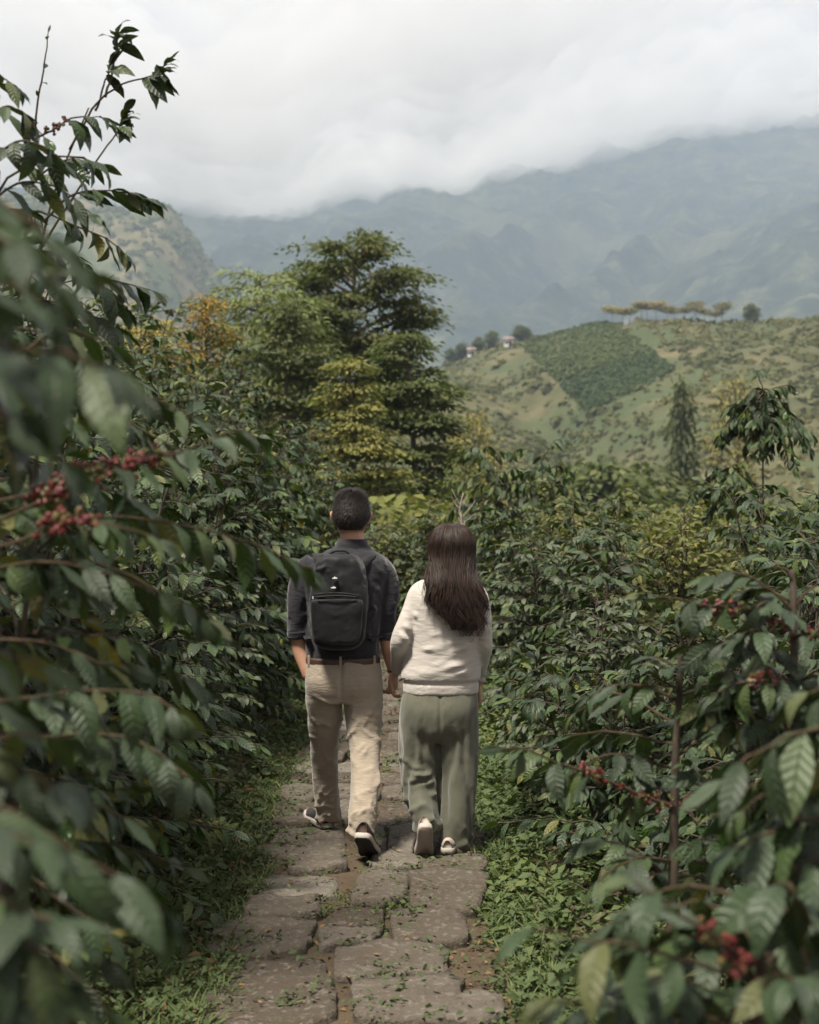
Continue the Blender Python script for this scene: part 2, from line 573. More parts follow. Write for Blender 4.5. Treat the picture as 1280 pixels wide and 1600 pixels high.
def leaf_mat(name, stops, back, rough=0.36, spec=0.5, trans=0.22, tcol=(0.16, 0.24, 0.03), src='attr', vein=9, vein_s=0.35, vdist=0.004, dirt=True):
    m = NT(name)
    if src == 'obj':
        rnd = m.n('ShaderNodeObjectInfo').outputs['Random']
    else:
        at = m.n('ShaderNodeAttribute', attribute_name='rnd')
        rnd = at.outputs['Fac']
    col = m.ramp(rnd, stops)
    if src == 'attr':
        oi = m.n('ShaderNodeObjectInfo').outputs['Random']
        col = m.mix(1.0, col, m.ramp(oi, [(0.0, (0.95, 0.95, 0.95)), (0.5, (1.4, 1.35, 1.15)), (1.0, (2.2, 1.9, 1.2))]), 'MULTIPLY')
    uv = m.n('ShaderNodeUVMap', uv_map='UVMap').outputs[0]
    sp = m.n('ShaderNodeSeparateXYZ')
    m.l(uv, sp.inputs[0])
    u, v = sp.outputs[0], sp.outputs[1]
    av = m.math('ABSOLUTE', m.math('SUBTRACT', v, 0.5))
    nrm = None
    if vein:
        ph = m.math('MULTIPLY', m.math('SUBTRACT', u, m.math('MULTIPLY', av, 0.28)), vein * 2 * math.pi)
        sn = m.math('SINE', ph)
        ridge = m.math('POWER', m.math('MULTIPLY_ADD', sn, 0.5, 0.5), 3.0)
        rib = m.math('SUBTRACT', 1.0, m.math('SMOOTH_MIN', m.math('MULTIPLY', av, 26.0), 1.0, 0.2))
        hgt = m.math('SUBTRACT', m.math('MULTIPLY', ridge, -0.7), rib)
        nrm = m.bump(hgt, vein_s, vdist)
        col = m.mix(m.math('MULTIPLY', rib, 0.55), col, (0.10, 0.12, 0.045))
        col = m.mix(m.math('MULTIPLY', ridge, 0.10), col, (0.06, 0.085, 0.03))
    if dirt:
        nz = m.noise(14.0, 3, 0.6, m.coord('Object'))
        col = m.mix(m.ramp(nz, [(0.62, (0, 0, 0)), (0.84, (0.45, 0.45, 0.45))]), col, (0.09, 0.085, 0.03))
    geo = m.n('ShaderNodeNewGeometry')
    col2 = m.mix(geo.outputs['Backfacing'], col, m.mix(0.6, col, back))
    rg = m.math('MULTIPLY_ADD', geo.outputs['Backfacing'], 0.3, rough)
    p = m.pbr(col2, rg, spec, nrm)
    tr = m.n('ShaderNodeBsdfTranslucent')
    m.l(m.mix(0.65, col, tcol), tr.inputs['Color'])
    mx = m.n('ShaderNodeMixShader')
    mx.inputs[0].default_value = trans
    m.l(p, mx.inputs[1])
    m.l(tr.outputs[0], mx.inputs[2])
    return m.done(mx.outputs[0])

COFFEE = [(0.0, (0.005, 0.0155, 0.0040)), (0.35, (0.0125, 0.036, 0.0075)), (0.68, (0.034, 0.076, 0.0130)), (0.88, (0.082, 0.124, 0.022)), (1.0, (0.16, 0.145, 0.034))]
COFFEE_NEAR = [(0.0, (0.004, 0.0135, 0.0032)), (0.42, (0.0105, 0.032, 0.006)), (0.76, (0.028, 0.066, 0.011)), (0.92, (0.074, 0.114, 0.020)), (1.0, (0.15, 0.14, 0.034))]
LEAF_OBJ = leaf_mat('coffee_leaf', COFFEE_NEAR, (0.024, 0.038, 0.017), rough=0.22, spec=0.45, trans=0.10, tcol=(0.07, 0.11, 0.014), src='obj', vein=9, vein_s=0.5, vdist=0.005)
LEAF_MASS = leaf_mat('coffee_foliage', COFFEE, (0.024, 0.038, 0.017), rough=0.22, spec=0.42, trans=0.12, tcol=(0.07, 0.11, 0.014), vein=7, vein_s=0.5, vdist=0.006)

def bark(name, a, b, scale=30):
    m = NT(name)
    co = m.coord('Object', (1, 1, 0.35))
    n = m.noise(scale, 5, 0.65, co)
    return m.done(m.pbr(m.ramp(n, [(0.3, a), (0.7, b)]), 0.9, 0.2, m.bump(n, 0.7, 0.01)))
BARK = bark('coffee_bark', (0.028, 0.022, 0.017), (0.10, 0.08, 0.06))
TWIG = bark('green_twig', (0.030, 0.026, 0.013), (0.075, 0.050, 0.032), 60)
BARK_TREE = bark('tree_bark', (0.05, 0.042, 0.034), (0.17, 0.145, 0.115), 8)
m = NT('coffee_cherry')
rr = m.n('ShaderNodeAttribute', attribute_name='rnd').outputs['Fac']
CHERRY = m.done(m.pbr(m.ramp(rr, [(0.0, (0.050, 0.007, 0.008)), (0.5, (0.095, 0.013, 0.013)), (0.75, (0.13, 0.04, 0.024)), (0.9, (0.10, 0.09, 0.03))]), 0.4, 0.4))

# --- berries
def uvsphere(ns=7, nr=5):
    V = [[0, 0, 1]]
    for i in range(1, nr):
        t = math.pi * i / nr
        for j in range(ns):
            a = 2 * math.pi * j / ns
            V.append([math.sin(t) * math.cos(a), math.sin(t) * math.sin(a), math.cos(t)])
    V.append([0, 0, -1])
    V = np.array(V, float)
    Q = grid_faces(nr - 1, ns, True) + 1
    k = np.arange(ns)
    T = np.concatenate([np.stack([np.zeros(ns, int), 1 + k, 1 + (k + 1) % ns], 1),
                        np.stack([np.full(ns, len(V) - 1), 1 + (nr - 2) * ns + (k + 1) % ns, 1 + (nr - 2) * ns + k], 1)])
    return V, Q, T
SPH = uvsphere()
CLUSTERS = []
for k in range(4):
    rng = np.random.default_rng(200 + k)
    ac = Acc()
    nb = 6 + 2 * k
    for i in range(nb):
        th = rng.uniform(0, 2 * math.pi)
        c = np.array([rng.normal(0, 0.006), 0.010 * math.cos(th), 0.010 * math.sin(th)]) * (1 + 0.35 * (i % 3))
        ac.add(SPH[0] * np.array([1, 1, 1.1]) * rng.uniform(0.0042, 0.0060) + c, SPH[1], SPH[2], rnd=rng.random())
    CLUSTERS.append(ac.mesh('cherry_cluster'))
    CLUSTERS[-1].materials.append(CHERRY)

LEAF_MESH = []
for k, (P, F, uv) in enumerate(TPL_HI):
    me = make_mesh('leaf', P, F, uv)
    me.materials.append(LEAF_OBJ)
    LEAF_MESH.append(me)

def leaf_object(parent, base, pos, d, up, size, rng, roll=0.3, meshes=None):
    dd, s, n = frames(np.asarray(d)[None], np.asarray(up, float)[None], np.array([rng.normal(0, roll)]))
    M = Matrix.Identity(4)
    for c, ax in enumerate((dd[0], s[0], n[0])):
        for r in range(3):
            M[r][c] = ax[r] * size
    for r in range(3):
        M[r][3] = pos[r] - base[r]
    ms = meshes or LEAF_MESH
    o = bpy.data.objects.new('leaf', ms[rng.integers(0, len(ms))])
    COL.objects.link(o)
    o.parent = parent
    o.matrix_basis = M
    return o

def branch_leaf_set(P, rng, leaf, start=0.3, spacing=0.06, hang=0.6, young_tip=True):
    """paired leaves along a branch polyline; returns pos, d, up, size arrays"""
    seg = np.linalg.norm(np.diff(P, axis=0), axis=1)
    s = np.concatenate([[0], np.cumsum(seg)])
    L = s[-1]
    at = np.arange(L * start + rng.uniform(0, spacing), L * 0.985, spacing)
    if len(at) == 0:
        at = np.array([L * 0.8])
    pos, D, S = [], [], []
    for q, t in enumerate(at):
        p = np.array([np.interp(t, s, P[:, i]) for i in range(3)])
        p2 = np.array([np.interp(min(t + 0.03, L), s, P[:, i]) for i in range(3)])
        p1 = np.array([np.interp(max(t - 0.03, 0), s, P[:, i]) for i in range(3)])
        tg = p2 - p1; tg /= np.linalg.norm(tg) + 1e-9
        side = np.cross(tg, [0, 0, 1.0])
        side /= np.linalg.norm(side) + 1e-9
        for sg in (-1, 1):
            if rng.random() < 0.07:
                continue
            fr = t / L
            h = hang * rng.uniform(0.5, 1.5) * (1.0 if fr < 0.85 else 0.45)
            d = sg * side * rng.uniform(0.45, 1.0) + tg * rng.uniform(0.45, 1.1) + np.array([0, 0, -h + rng.normal(0, 0.15)])
            pos.append(p); D.append(d)
            S.append(leaf * rng.uniform(0.72, 1.12) * (1.0 if fr < 0.8 else 1.0 - 1.6 * (fr - 0.8)))
    # terminal pair
    tg = P[-1] - P[-2]; tg /= np.linalg.norm(tg) + 1e-9
    for sg in (-1, 1):
        side = np.cross(tg, [0, 0, 1.0])
        pos.append(P[-1]); D.append(tg + 0.35 * sg * side + np.array([0, 0, -0.25 * hang])); S.append(leaf * 0.6)
    pos, D, S = np.array(pos), np.array(D), np.array(S)
    D /= np.linalg.norm(D, axis=1)[:, None]
    up = np.tile([0, 0, 1.0], (len(pos), 1)) + rng.normal(0, 0.33, (len(pos), 3)) + 0.01
    return pos, D, up, S

def bush_skeleton(h, R, rng, stems=2, lean=0.22, node=0.10, low=0.10, top_taper=0.6, droop=0.45, keep=1.0, cut_tip=False):
    """stem polylines and branch polylines of a coffee bush standing at the origin"""
    ST, BR = [], []
    for k in range(stems):
        az = rng.uniform(0, 2 * math.pi)
        hk = h * rng.uniform(0.82, 1.0) if k else h
        ln = lean * rng.uniform(0.4, 1.3) * hk
        b = np.array([math.cos(az), math.sin(az), 0]) * 0.05
        P = smooth_path([b, b + np.array([math.cos(az) * ln * .3, math.sin(az) * ln * .3, hk * 0.4]),
                         b + np.array([math.cos(az) * ln, math.sin(az) * ln, hk])], 14)
        ST.append((P, np.linspace(0.014, 0.003, 14) * (0.6 + 0.3 * h)))
        zs = np.arange(low * hk, hk * 0.99, node)
        a0 = rng.uniform(0, 6.28)
        for q, z in enumerate(zs):
            f = (z / hk)
            rad = R * (1 - top_taper * max(0, f - 0.35) / 0.65) * (0.75 + 0.35 * min(1, f / 0.25))
            c = np.array([np.interp(z, P[:, 2], P[:, i]) for i in range(3)])
            for sg in (0, math.pi):
                if rng.random() > keep:
                    continue
                az2 = a0 + q * 1.25 + sg + rng.normal(0, 0.25)
                L = rad * rng.uniform(0.65, 1.12)
                el = 0.15 + 0.75 * f + rng.normal(0, 0.12)
                o = np.array([math.cos(az2), math.sin(az2), 0])
                t = np.linspace(0, 1, 7)[:, None]
                dr = droop * rng.uniform(0.6, 1.4)
                B = c + o * L * (t * math.cos(el) * 1.02) + np.array([0, 0, 1.0]) * L * (t * math.sin(el) - dr * t ** 2 * (0.5 + 0.6 * f))
                B = B + np.cumsum(rng.normal(0, 0.012, (7, 3)), 0)
                BR.append(B)
    if cut_tip:
        ST = [(P[:12], R_[:12]) for P, R_ in ST]
    return ST, BR

def bush_mass(ST, BR, rng, leaf, tpls, spacing=0.06, start=0.25, hang=0.6):
    """(wood mesh, foliage mesh, raw leaf arrays)"""
    wood, fol = Acc(), Acc()
    for P, R in ST:
        wood.add(*tube(P, R, 6)[:2])
    PP, DD, UU, SS = [], [], [], []
    for B in BR:
        wood.add(*tube(B, np.linspace(0.005, 0.0022, len(B)), 4, cap=False)[:2])
        a = branch_leaf_set(B, rng, leaf, start, spacing, hang)
        PP.append(a[0]); DD.append(a[1]); UU.append(a[2]); SS.append(a[3])
    return wood, fol, np.concatenate(PP), np.concatenate(DD), np.concatenate(UU), np.concatenate(SS)

# a few bushes made once; copies share their meshes
BUSH_KINDS = {}
def bush_kind(key, h, R, seed, leaf=0.125, tpls=None, stems=2, mat=None, **kw):
    rng = np.random.default_rng(seed)
    sp = kw.pop('spacing', 0.06); hang = kw.pop('hang', 0.36); start = kw.pop('start', 0.25)
    ST, BR = bush_skeleton(h, R, rng, stems, **kw)
    wood, fol, p, d, u, s = bush_mass(ST, BR, rng, leaf, tpls, sp, start, hang)
    add_leaves(fol, tpls or TPL_MID, p, d, u, s, rng)
    mw = wood.mesh('stem'); mw.materials.append(BARK)
    mf = fol.mesh('foliage'); mf.materials.append(mat or LEAF_MASS)
    BUSH_KINDS[key] = (mw, mf, h)

def put_bush(key, x, y, label, group, s=1.0, rz=0.0, name='coffee_bush', cat='bush', dz=0.0, sz=1.0, tilt=(0, 0)):
    mw, mf, h = BUSH_KINDS[key]
    t = thing(name, label, cat, (x, y, float(gz(x, y)) - 0.02 + dz), group, rz)
    t.scale = (s, s, s * sz)
    t.rotation_euler = (tilt[0], tilt[1], rz)
    link('stem', mw, None, t)
    link('foliage', mf, None, t, kind='stuff')
    return t
# ================================================================== the stone path
m = NT('path_stone')
oi = m.n('ShaderNodeObjectInfo').outputs['Random']
co = m.coord('Object')
n1 = m.noise(5.0, 6, 0.62, co)
n2 = m.noise(34, 5, 0.65, co)
n3 = m.noise(2.6, 4, 0.6, co, 0.5)
base = m.ramp(oi, [(0.0, (0.054, 0.043, 0.031)), (0.4, (0.080, 0.066, 0.050)), (0.75, (0.108, 0.093, 0.074)), (1.0, (0.145, 0.130, 0.108))])
col = m.mix(m.ramp(n1, [(0.32, (1, 1, 1)), (0.62, (0, 0, 0))]), base, m.mix(0.5, base, (0.060, 0.043, 0.030)))
col = m.mix(m.math('MULTIPLY', m.ramp(n2, [(0.52, (0, 0, 0)), (0.75, (1, 1, 1))]), 0.5), col, (0.30, 0.27, 0.23))
col = m.mix(m.ramp(n3, [(0.60, (0, 0, 0)), (0.74, (0.6, 0.6, 0.6))]), col, (0.060, 0.070, 0.028))
hh = m.math('ADD', m.math('MULTIPLY', n1, 1.6), m.math('MULTIPLY', n2, 0.55))
STONE = m.done(m.pbr(col, 0.88, 0.25, m.bump(hh, 0.85, 0.03)))

pm = NT('path_soil')
co = pm.coord('Object')
a = pm.noise(7, 6, 0.65, co)
b = pm.noise(70, 4, 0.6, co)
cc = pm.ramp(a, [(0.3, (0.038, 0.027, 0.019)), (0.55, (0.075, 0.054, 0.036)), (0.75, (0.050, 0.052, 0.022))])
cc = pm.mix(pm.math('MULTIPLY', b, 0.5), cc, (0.12, 0.09, 0.06))
PSOIL = pm.done(pm.pbr(cc, 0.95, 0.15, pm.bump(b, 0.7, 0.02)))
yy = np.linspace(1.0, 17.5, 150); uu = np.linspace(-1, 1, 16)
U, YY = np.meshgrid(uu, yy)
X = -0.18 + U * (0.60 + 0.07 * fbm(YY * 0.8, U * 0 + np.sign(U) * 4, seed=71, oct=3))
PZ = gz(X, YY) + 0.004 + 0.014 * (1 - np.abs(U) ** 3)
path = link('path', make_mesh('path', np.stack([X, YY, PZ], -1).reshape(-1, 3), grid_faces(len(yy), len(uu))), PSOIL, kind='structure')

def stone(poly, h=0.035, seed=0):
    rng = np.random.default_rng(900 + seed)
    poly = np.asarray(poly, float)
    c = poly.mean(0)
    # resample the outline and round it
    n = 30
    loop = np.concatenate([poly, poly[:1]])
    s = np.concatenate([[0], np.cumsum(np.linalg.norm(np.diff(loop, axis=0), axis=1))])
    t = np.linspace(0, s[-1], n, endpoint=False)
    O = np.stack([np.interp(t, s, loop[:, 0]), np.interp(t, s, loop[:, 1])], 1)
    for _ in range(1):
        O = 0.5 * O + 0.25 * (np.roll(O, 1, 0) + np.roll(O, -1, 0))
    O = c + (O - c) * (0.99 + 0.030 * rng.normal(size=(n, 1)) + 0.06 * vnoise(np.arange(n)[:, None] * 0.45, seed * 3.1, seed=79))
    tilt = rng.normal(0, 0.022, 2)
    rings = [(1.02, -0.07), (1.0, h * 0.72), (0.975, h * 0.98), (0.80, h * 1.0), (0.52, h * 1.02), (0.26, h * 1.0)]
    V = []
    for k, (f, z) in enumerate(rings):
        R = c + (O - c) * f
        zz = z + (R - c) @ tilt
        if k:
            zz = zz + 0.013 * fbm(R[:, 0] * 8 + seed, R[:, 1] * 8, seed=77, oct=3) - (0.010 * np.abs(rng.normal(size=n)) if k == 1 else 0)
        V.append(np.column_stack([R, zz]))
    V.append(np.array([[c[0], c[1], h * 1.05 + 0.008 * vnoise(c[0] * 7, c[1] * 7)]]))
    V = np.concatenate(V)
    k = np.arange(n)
    last = (len(rings) - 1) * n
    T = np.stack([last + k, last + (k + 1) % n, np.full(n, len(V) - 1)], 1)
    o3 = np.array([c[0], c[1], 0.0])
    V[:, 2] += float(gz(c[0], c[1])) + 0.008
    o = link('stone', make_mesh('stone', V - o3, [grid_faces(len(rings), n, True), T]), STONE, path)
    o.location = o3
    return o

def g2(x, y):
    Y = FPX * CAMH / (y - HOR)
    return ((x - 640) / FPX * Y, Y)
near = [  # x0, y0, x1, y1 in the photograph, shear of the top edge
    (308, 1518, 518, 1612, 30), (552, 1549, 728, 1618, 0), (700, 1581, 790, 1625, 10), (322, 1455, 488, 1506, 14), (520, 1495, 709, 1547, -14),
    (491, 1474, 590, 1497, 0), (509, 1436, 597, 1476, 6), (612, 1443, 735, 1492, 0), (378, 1423, 503, 1452, 12), (382, 1377, 535, 1421, 16),
    (549, 1374, 641, 1430, 12), (644, 1388, 762, 1440, -4), (664, 1350, 768, 1386, -4), (572, 1351, 650, 1372, 4), (452, 1353, 540, 1375, 8),
    (412, 1306, 546, 1350, 18), (602, 1308, 652, 1349, 4), (655, 1310, 752, 1347, 0), (548, 1300, 600, 1346, 0), (418, 1266, 496, 1304, 10),
    (500, 1266, 585, 1298, 4), (588, 1268, 655, 1305, 4), (658, 1270, 745, 1307, 0), (310, 1630, 440, 1700, 10), (450, 1625, 640, 1700, 0), (650, 1640, 790, 1720, 0)]
si = 0
for (x0, y0, x1, y1, sh) in near:
    j = np.random.default_rng(si + 50).normal(0, 0.018, (6, 2))
    P = np.array([g2(x0, y1), g2(0.5 * (x0 + x1), y1 + 2), g2(x1, y1 - 1), g2(x1 - abs(sh) * .3, y0), g2(0.5 * (x0 + x1), y0 - 2), g2(x0 + sh, y0)]) + j
    stone(P, 0.03 + 0.012 * (si % 3), si)
    si += 1
rng = np.random.default_rng(5)
y = g2(0, 1263)[1] + 0.03
while y < 16.5:
    d = rng.uniform(0.30, 0.46)
    cuts = [-0.74, *( [-0.30 + rng.normal(0, .06), 0.02 + rng.normal(0, .06)] if rng.random() < 0.75 else [-0.16 + rng.normal(0, .08)]), 0.36]
    for a, b in zip(cuts[:-1], cuts[1:]):
        a2, b2 = a + rng.uniform(0.012, 0.03), b - rng.uniform(0.012, 0.03)
        j = rng.normal(0, 0.02, (6, 2))
        oy = rng.normal(0, 0.03)
        P = np.array([(a2, y), (0.5 * (a2 + b2), y - .01), (b2, y), (b2, y + d * .92), (0.5 * (a2 + b2), y + d * .94), (a2, y + d * .92)]) + j + [0, oy]
        stone(P, 0.03 + 0.012 * rng.random(), si)
        si += 1
    y += d

# ================================================================== verge, weeds, litter
WEED = leaf_mat('verge_leaf', [(0.0, (0.018, 0.034, 0.011)), (0.5, (0.040, 0.068, 0.020)), (0.85, (0.075, 0.105, 0.030)), (1.0, (0.13, 0.125, 0.038))], (0.065, 0.09, 0.032), rough=0.42, spec=0.4, trans=0.2, tcol=(0.09, 0.14, 0.02), vein=0, dirt=False)
DRY = leaf_mat('dry_leaf', [(0.0, (0.06, 0.034, 0.018)), (0.5, (0.13, 0.072, 0.032)), (0.85, (0.20, 0.12, 0.055)), (1.0, (0.24, 0.18, 0.08))], (0.16, 0.11, 0.06), rough=0.8, spec=0.2, trans=0.1, vein=0, dirt=False)

def low_plants(centers, heights, leafs, per, rng, tpls=TPL_TINY, spread=0.5, up_bias=0.9):
    """many small leafy sprigs"""
    N = len(centers)
    idx = np.repeat(np.arange(N), per)
    M = len(idx)
    h = heights[idx] * rng.random(M) ** 0.7
    az = rng.uniform(0, 2 * math.pi, M)
    r = heights[idx] * spread * rng.random(M) ** 0.6 * (0.35 + 0.65 * h / heights[idx])
    pos = centers[idx] + np.stack([np.cos(az) * r, np.sin(az) * r, h], 1)
    az2 = az + rng.normal(0, 0.7, M)
    d = np.stack([np.cos(az2), np.sin(az2), rng.normal(0.05, 0.4, M)], 1)
    up = np.stack([rng.normal(0, .35, M), rng.normal(0, .35, M), np.full(M, up_bias)], 1)
    size = leafs[idx] * rng.uniform(0.6, 1.25, M)
    hue = np.clip(0.5 + 0.25 * fbm(centers[:, 0] * 1.5, centers[:, 1] * 1.5, seed=83, oct=2)[idx] + rng.normal(0, 0.22, M), 0, 1)
    return pos, d, up, size, hue

rng = np.random.default_rng(31)
ac = Acc()
# right verge
n = 1250
yv = 3.6 + 11 * rng.random(n) ** 1.25
xv = 0.38 + 0.10 * fbm(yv * 1.1, yv * 0, seed=91, oct=2) + 0.62 * rng.random(n) ** 1.25
c = np.stack([xv, yv, gz(xv, yv)], 1)
hg = (0.06 + 0.20 * sstep(0.36, 1.0, xv)) * rng.uniform(0.6, 1.4, n)
add_leaves(ac, TPL_TINY, *(q := low_plants(c, hg, 0.034 + 0.03 * rng.random(n), 12, rng))[:4], rng, q[4])
# left verge
n = 2000
yv = 3.6 + 11 * rng.random(n) ** 1.25
xv = -0.80 + 0.06 * fbm(yv * 1.1, yv * 0, seed=92, oct=2) - 0.85 * rng.random(n) ** 1.1
c = np.stack([xv, yv, gz(xv, yv)], 1)
hg = (0.05 + 0.22 * sstep(-0.78, -1.4, xv)) * rng.uniform(0.6, 1.4, n)
add_leaves(ac, TPL_TINY, *(q := low_plants(c, hg, 0.03 + 0.03 * rng.random(n), 10, rng))[:4], rng, q[4] * 0.9)
link('undergrowth', ac.mesh('undergrowth'), WEED, kind='stuff', label='low leafy green undergrowth along both edges of the stone path')
# grass blades creeping over the path's edges
ac = Acc()
n = 1300
yv = np.tile(3.8 + 10 * rng.random(n) ** 1.2, 2)
sd = np.repeat([1.0, -1.0], n)
xv = -0.18 + sd * (0.52 + 0.10 * fbm(yv * 1.3, sd * 7, seed=97, oct=2) + 0.30 * rng.random(2 * n) ** 1.5)
idx = np.repeat(np.arange(2 * n), 9)
M = len(idx)
az = rng.uniform(0, 6.283, M)
pos = np.stack([xv[idx] + rng.normal(0, .025, M), yv[idx] + rng.normal(0, .025, M), gz(xv, yv)[idx] + 0.005], 1)
d = np.stack([np.cos(az) * 0.55, np.sin(az) * 0.55, rng.uniform(0.5, 1.2, M)], 1)
add_leaves(ac, TPL_SLIM, pos, d, np.stack([-np.cos(az), -np.sin(az), np.full(M, .6)], 1), rng.uniform(0.04, 0.12, M), rng, np.clip(rng.normal(0.55, 0.25, M), 0, 1), width=np.full(M, 0.35))
link('grass', ac.mesh('grass'), WEED, kind='stuff', label='thin green grass creeping over the edges of the stone path')
# weeds in the joints
ac = Acc()
n = 2400
yv = 4.3 + 10 * rng.random(n) ** 1.2
xv = -0.74 + 1.14 * rng.random(n)
jm = np.abs(vnoise(xv * 5, yv * 3.3, seed=95))
keep = (jm < 0.13) | (rng.random(n) < 0.07) | (np.abs(xv + 0.18) > 0.46)
xv, yv = xv[keep], yv[keep]
c = np.stack([xv, yv, gz(xv, yv) + 0.015], 1)
add_leaves(ac, TPL_TINY, *(q := low_plants(c, 0.05 * rng.uniform(0.5, 1.5, len(xv)), 0.016 + 0.016 * rng.random(len(xv)), 14, rng, spread=1.1))[:4], rng, q[4])
link('weeds', ac.mesh('weeds'), WEED, kind='stuff', label='small green weeds growing in the joints of the stone path')
# dry leaf litter
ac = Acc()
n = 4600
yv = 3.4 + 9 * rng.random(n) ** 1.5
xv = np.where(rng.random(n) < 0.6, -0.62 - 0.85 * rng.random(n) ** 0.9, -0.7 + 1.15 * rng.random(n))
pz = gz(xv, yv) + 0.022 + 0.03 * rng.random(n) * (xv < -0.7) + 0.026 * ((xv > -0.7) & (rng.random(n) < 0.4))
az = rng.uniform(0, 6.283, n)
add_leaves(ac, TPL_TINY, np.stack([xv, yv, pz], 1), np.stack([np.cos(az), np.sin(az), rng.normal(0, .15, n)], 1),
           np.stack([rng.normal(0, .4, n), rng.normal(0, .4, n), np.ones(n)], 1), rng.uniform(0.02, 0.06, n) * np.where(xv > -0.7, 0.6, 1), rng)
link('leaf_litter', ac.mesh('leaf_litter'), DRY, kind='stuff', label='brown dry leaf litter beside and on the stone path')

# ================================================================== coffee bushes
rngk = np.random.default_rng(77)
FRESH = leaf_mat('fresh_foliage', [(0.0, (0.012, 0.022, 0.008)), (0.5, (0.030, 0.050, 0.014)), (0.85, (0.060, 0.082, 0.022)), (1.0, (0.11, 0.105, 0.032))], (0.04, 0.06, 0.022), rough=0.34, spec=0.7, trans=0.2, tcol=(0.09, 0.14, 0.02), vein=0, dirt=False)
bush_kind('a', 1.9, 0.72, 1, leaf=0.115, tpls=TPL_MID, stems=5, spacing=0.055)
bush_kind('b', 2.1, 0.8, 2, leaf=0.12, tpls=TPL_MID, stems=5, spacing=0.055, droop=0.6)
bush_kind('c', 1.5, 0.7, 3, leaf=0.11, tpls=TPL_MID, stems=5, spacing=0.05, droop=0.5)
bush_kind('d', 2.6, 0.9, 4, leaf=0.12, tpls=TPL_MID, stems=6, spacing=0.06, droop=0.55, node=0.12)
bush_kind('e', 1.3, 0.62, 5, leaf=0.075, tpls=TPL_LOW, stems=5, spacing=0.034, node=0.075, mat=FRESH)     # finer-leaved shrub
bush_kind('lone', 1.85, 0.43, 6, leaf=0.11, tpls=TPL_MID, stems=1, low=0.84, top_taper=0.15, droop=0.85, spacing=0.038, node=0.013, hang=0.6, lean=0.08, cut_tip=True)
bush_kind('dome', 1.5, 0.72, 8, leaf=0.12, tpls=TPL_MID, stems=3, low=0.55, top_taper=0.55, droop=0.6, spacing=0.05, node=0.07, hang=0.9)
OLIVE = leaf_mat('olive_foliage', [(0.0, (0.028, 0.036, 0.011)), (0.5, (0.066, 0.070, 0.020)), (0.85, (0.12, 0.115, 0.034)), (1.0, (0.20, 0.15, 0.05))], (0.12, 0.13, 0.05), rough=0.55, spec=0.35, trans=0.28, vein=0, dirt=False)
bush_kind('olive', 1.5, 0.7, 9, leaf=0.08, tpls=TPL_LOW, stems=5, spacing=0.036, node=0.08, mat=OLIVE)

ORD = ['first', 'second', 'third', 'fourth', 'fifth', 'sixth', 'seventh', 'eighth', 'ninth', 'tenth', 'eleventh', 'twelfth', 'thirteenth', 'fourteenth', 'fifteenth', 'sixteenth', 'seventeenth', 'eighteenth', 'nineteenth', 'twentieth']
G1 = 'coffee bushes lining the left of the path'
left1 = [(-1.52, 6.2, 'a'), (-1.50, 7.2, 'c'), (-1.45, 8.3, 'e'), (-1.48, 9.3, 'a'), (-1.38, 10.5, 'c'), (-1.42, 11.8, 'b'), (-1.25, 13.3, 'c'), (-1.1, 15.0, 'a')]
for i, (x, y, k) in enumerate(left1):
    what = {'a': 'glossy dark green coffee bush', 'b': 'tall drooping dark coffee bush', 'c': 'low spreading coffee bush', 'e': 'fine-leaved green shrub'}[k]
    put_bush(k, x, y, f'{what}, {ORD[i]} in the row at the path\'s left edge', G1, s=rngk.uniform(0.92, 1.08), rz=rngk.uniform(0, 6.28))
G2 = 'coffee bushes on the left bank'
left2 = [(-2.35, 6.9, 'd', .92), (-2.6, 8.6, 'b', 1.1), (-2.5, 10.2, 'd', 0.95), (-2.45, 12.0, 'b', 1.2), (-2.3, 14.0, 'd', .95), (-3.2, 13.2, 'd', 1.1), (-3.4, 15.8, 'd', 1.25), (-2.2, 16.4, 'b', 1.25), (-1.6, 17.6, 'd', .95),
         (-4.3, 18.5, 'd', 1.3), (-2.9, 19.5, 'd', 1.25)]
for i, (x, y, k, s) in enumerate(left2):
    put_bush({2: 'e', 5: 'olive', 7: 'e'}.get(i, k) if False else k, x, y, f'tall coffee bush, {ORD[i]} on the bank behind the left row', G2, s=s, rz=rngk.uniform(0, 6.28))
G3 = 'coffee bushes on the right of the path'
right = [(1.35, 6.0, 'c', .75), (1.85, 7.2, 'c', .98), (1.12, 7.9, 'e', .85), (2.25, 8.5, 'a', .85), (1.15, 9.2, 'c', .95), (1.95, 9.9, 'olive', .95), (1.05, 10.5, 'e', 1.1), (2.8, 10.6, 'b', .70), (1.55, 11.5, 'a', .85),
         (2.4, 12.0, 'olive', 1.0), (1.02, 12.2, 'c', 1.02), (3.3, 12.2, 'a', .70), (1.8, 13.4, 'olive', 1.1), (2.7, 13.9, 'olive', 1.05), (0.95, 14.2, 'a', .84), (3.75, 14.4, 'a', .85), (1.7, 15.4, 'olive', 1.15), (3.0, 15.9, 'olive', 1.15)]
for i, (x, y, k, s) in enumerate(right):
    what = {'a': 'dense dark green coffee bush', 'b': 'dense drooping coffee bush', 'c': 'low broad coffee bush with glossy leaves', 'e': 'low fine-leaved shrub', 'olive': 'yellowish olive shrub'}[k]
    put_bush(k, x, y, f'{what}, {ORD[i]} among those right of the path', G3, s=s, rz=rngk.uniform(0, 6.28), name='olive_shrub' if k == 'olive' else 'coffee_bush')
put_bush('lone', 3.22, 12.9, 'young coffee tree with bare trunk and umbrella crown above the right-hand bushes', None, s=1.3, rz=1.0, name='coffee_tree', cat='tree', dz=0.15)
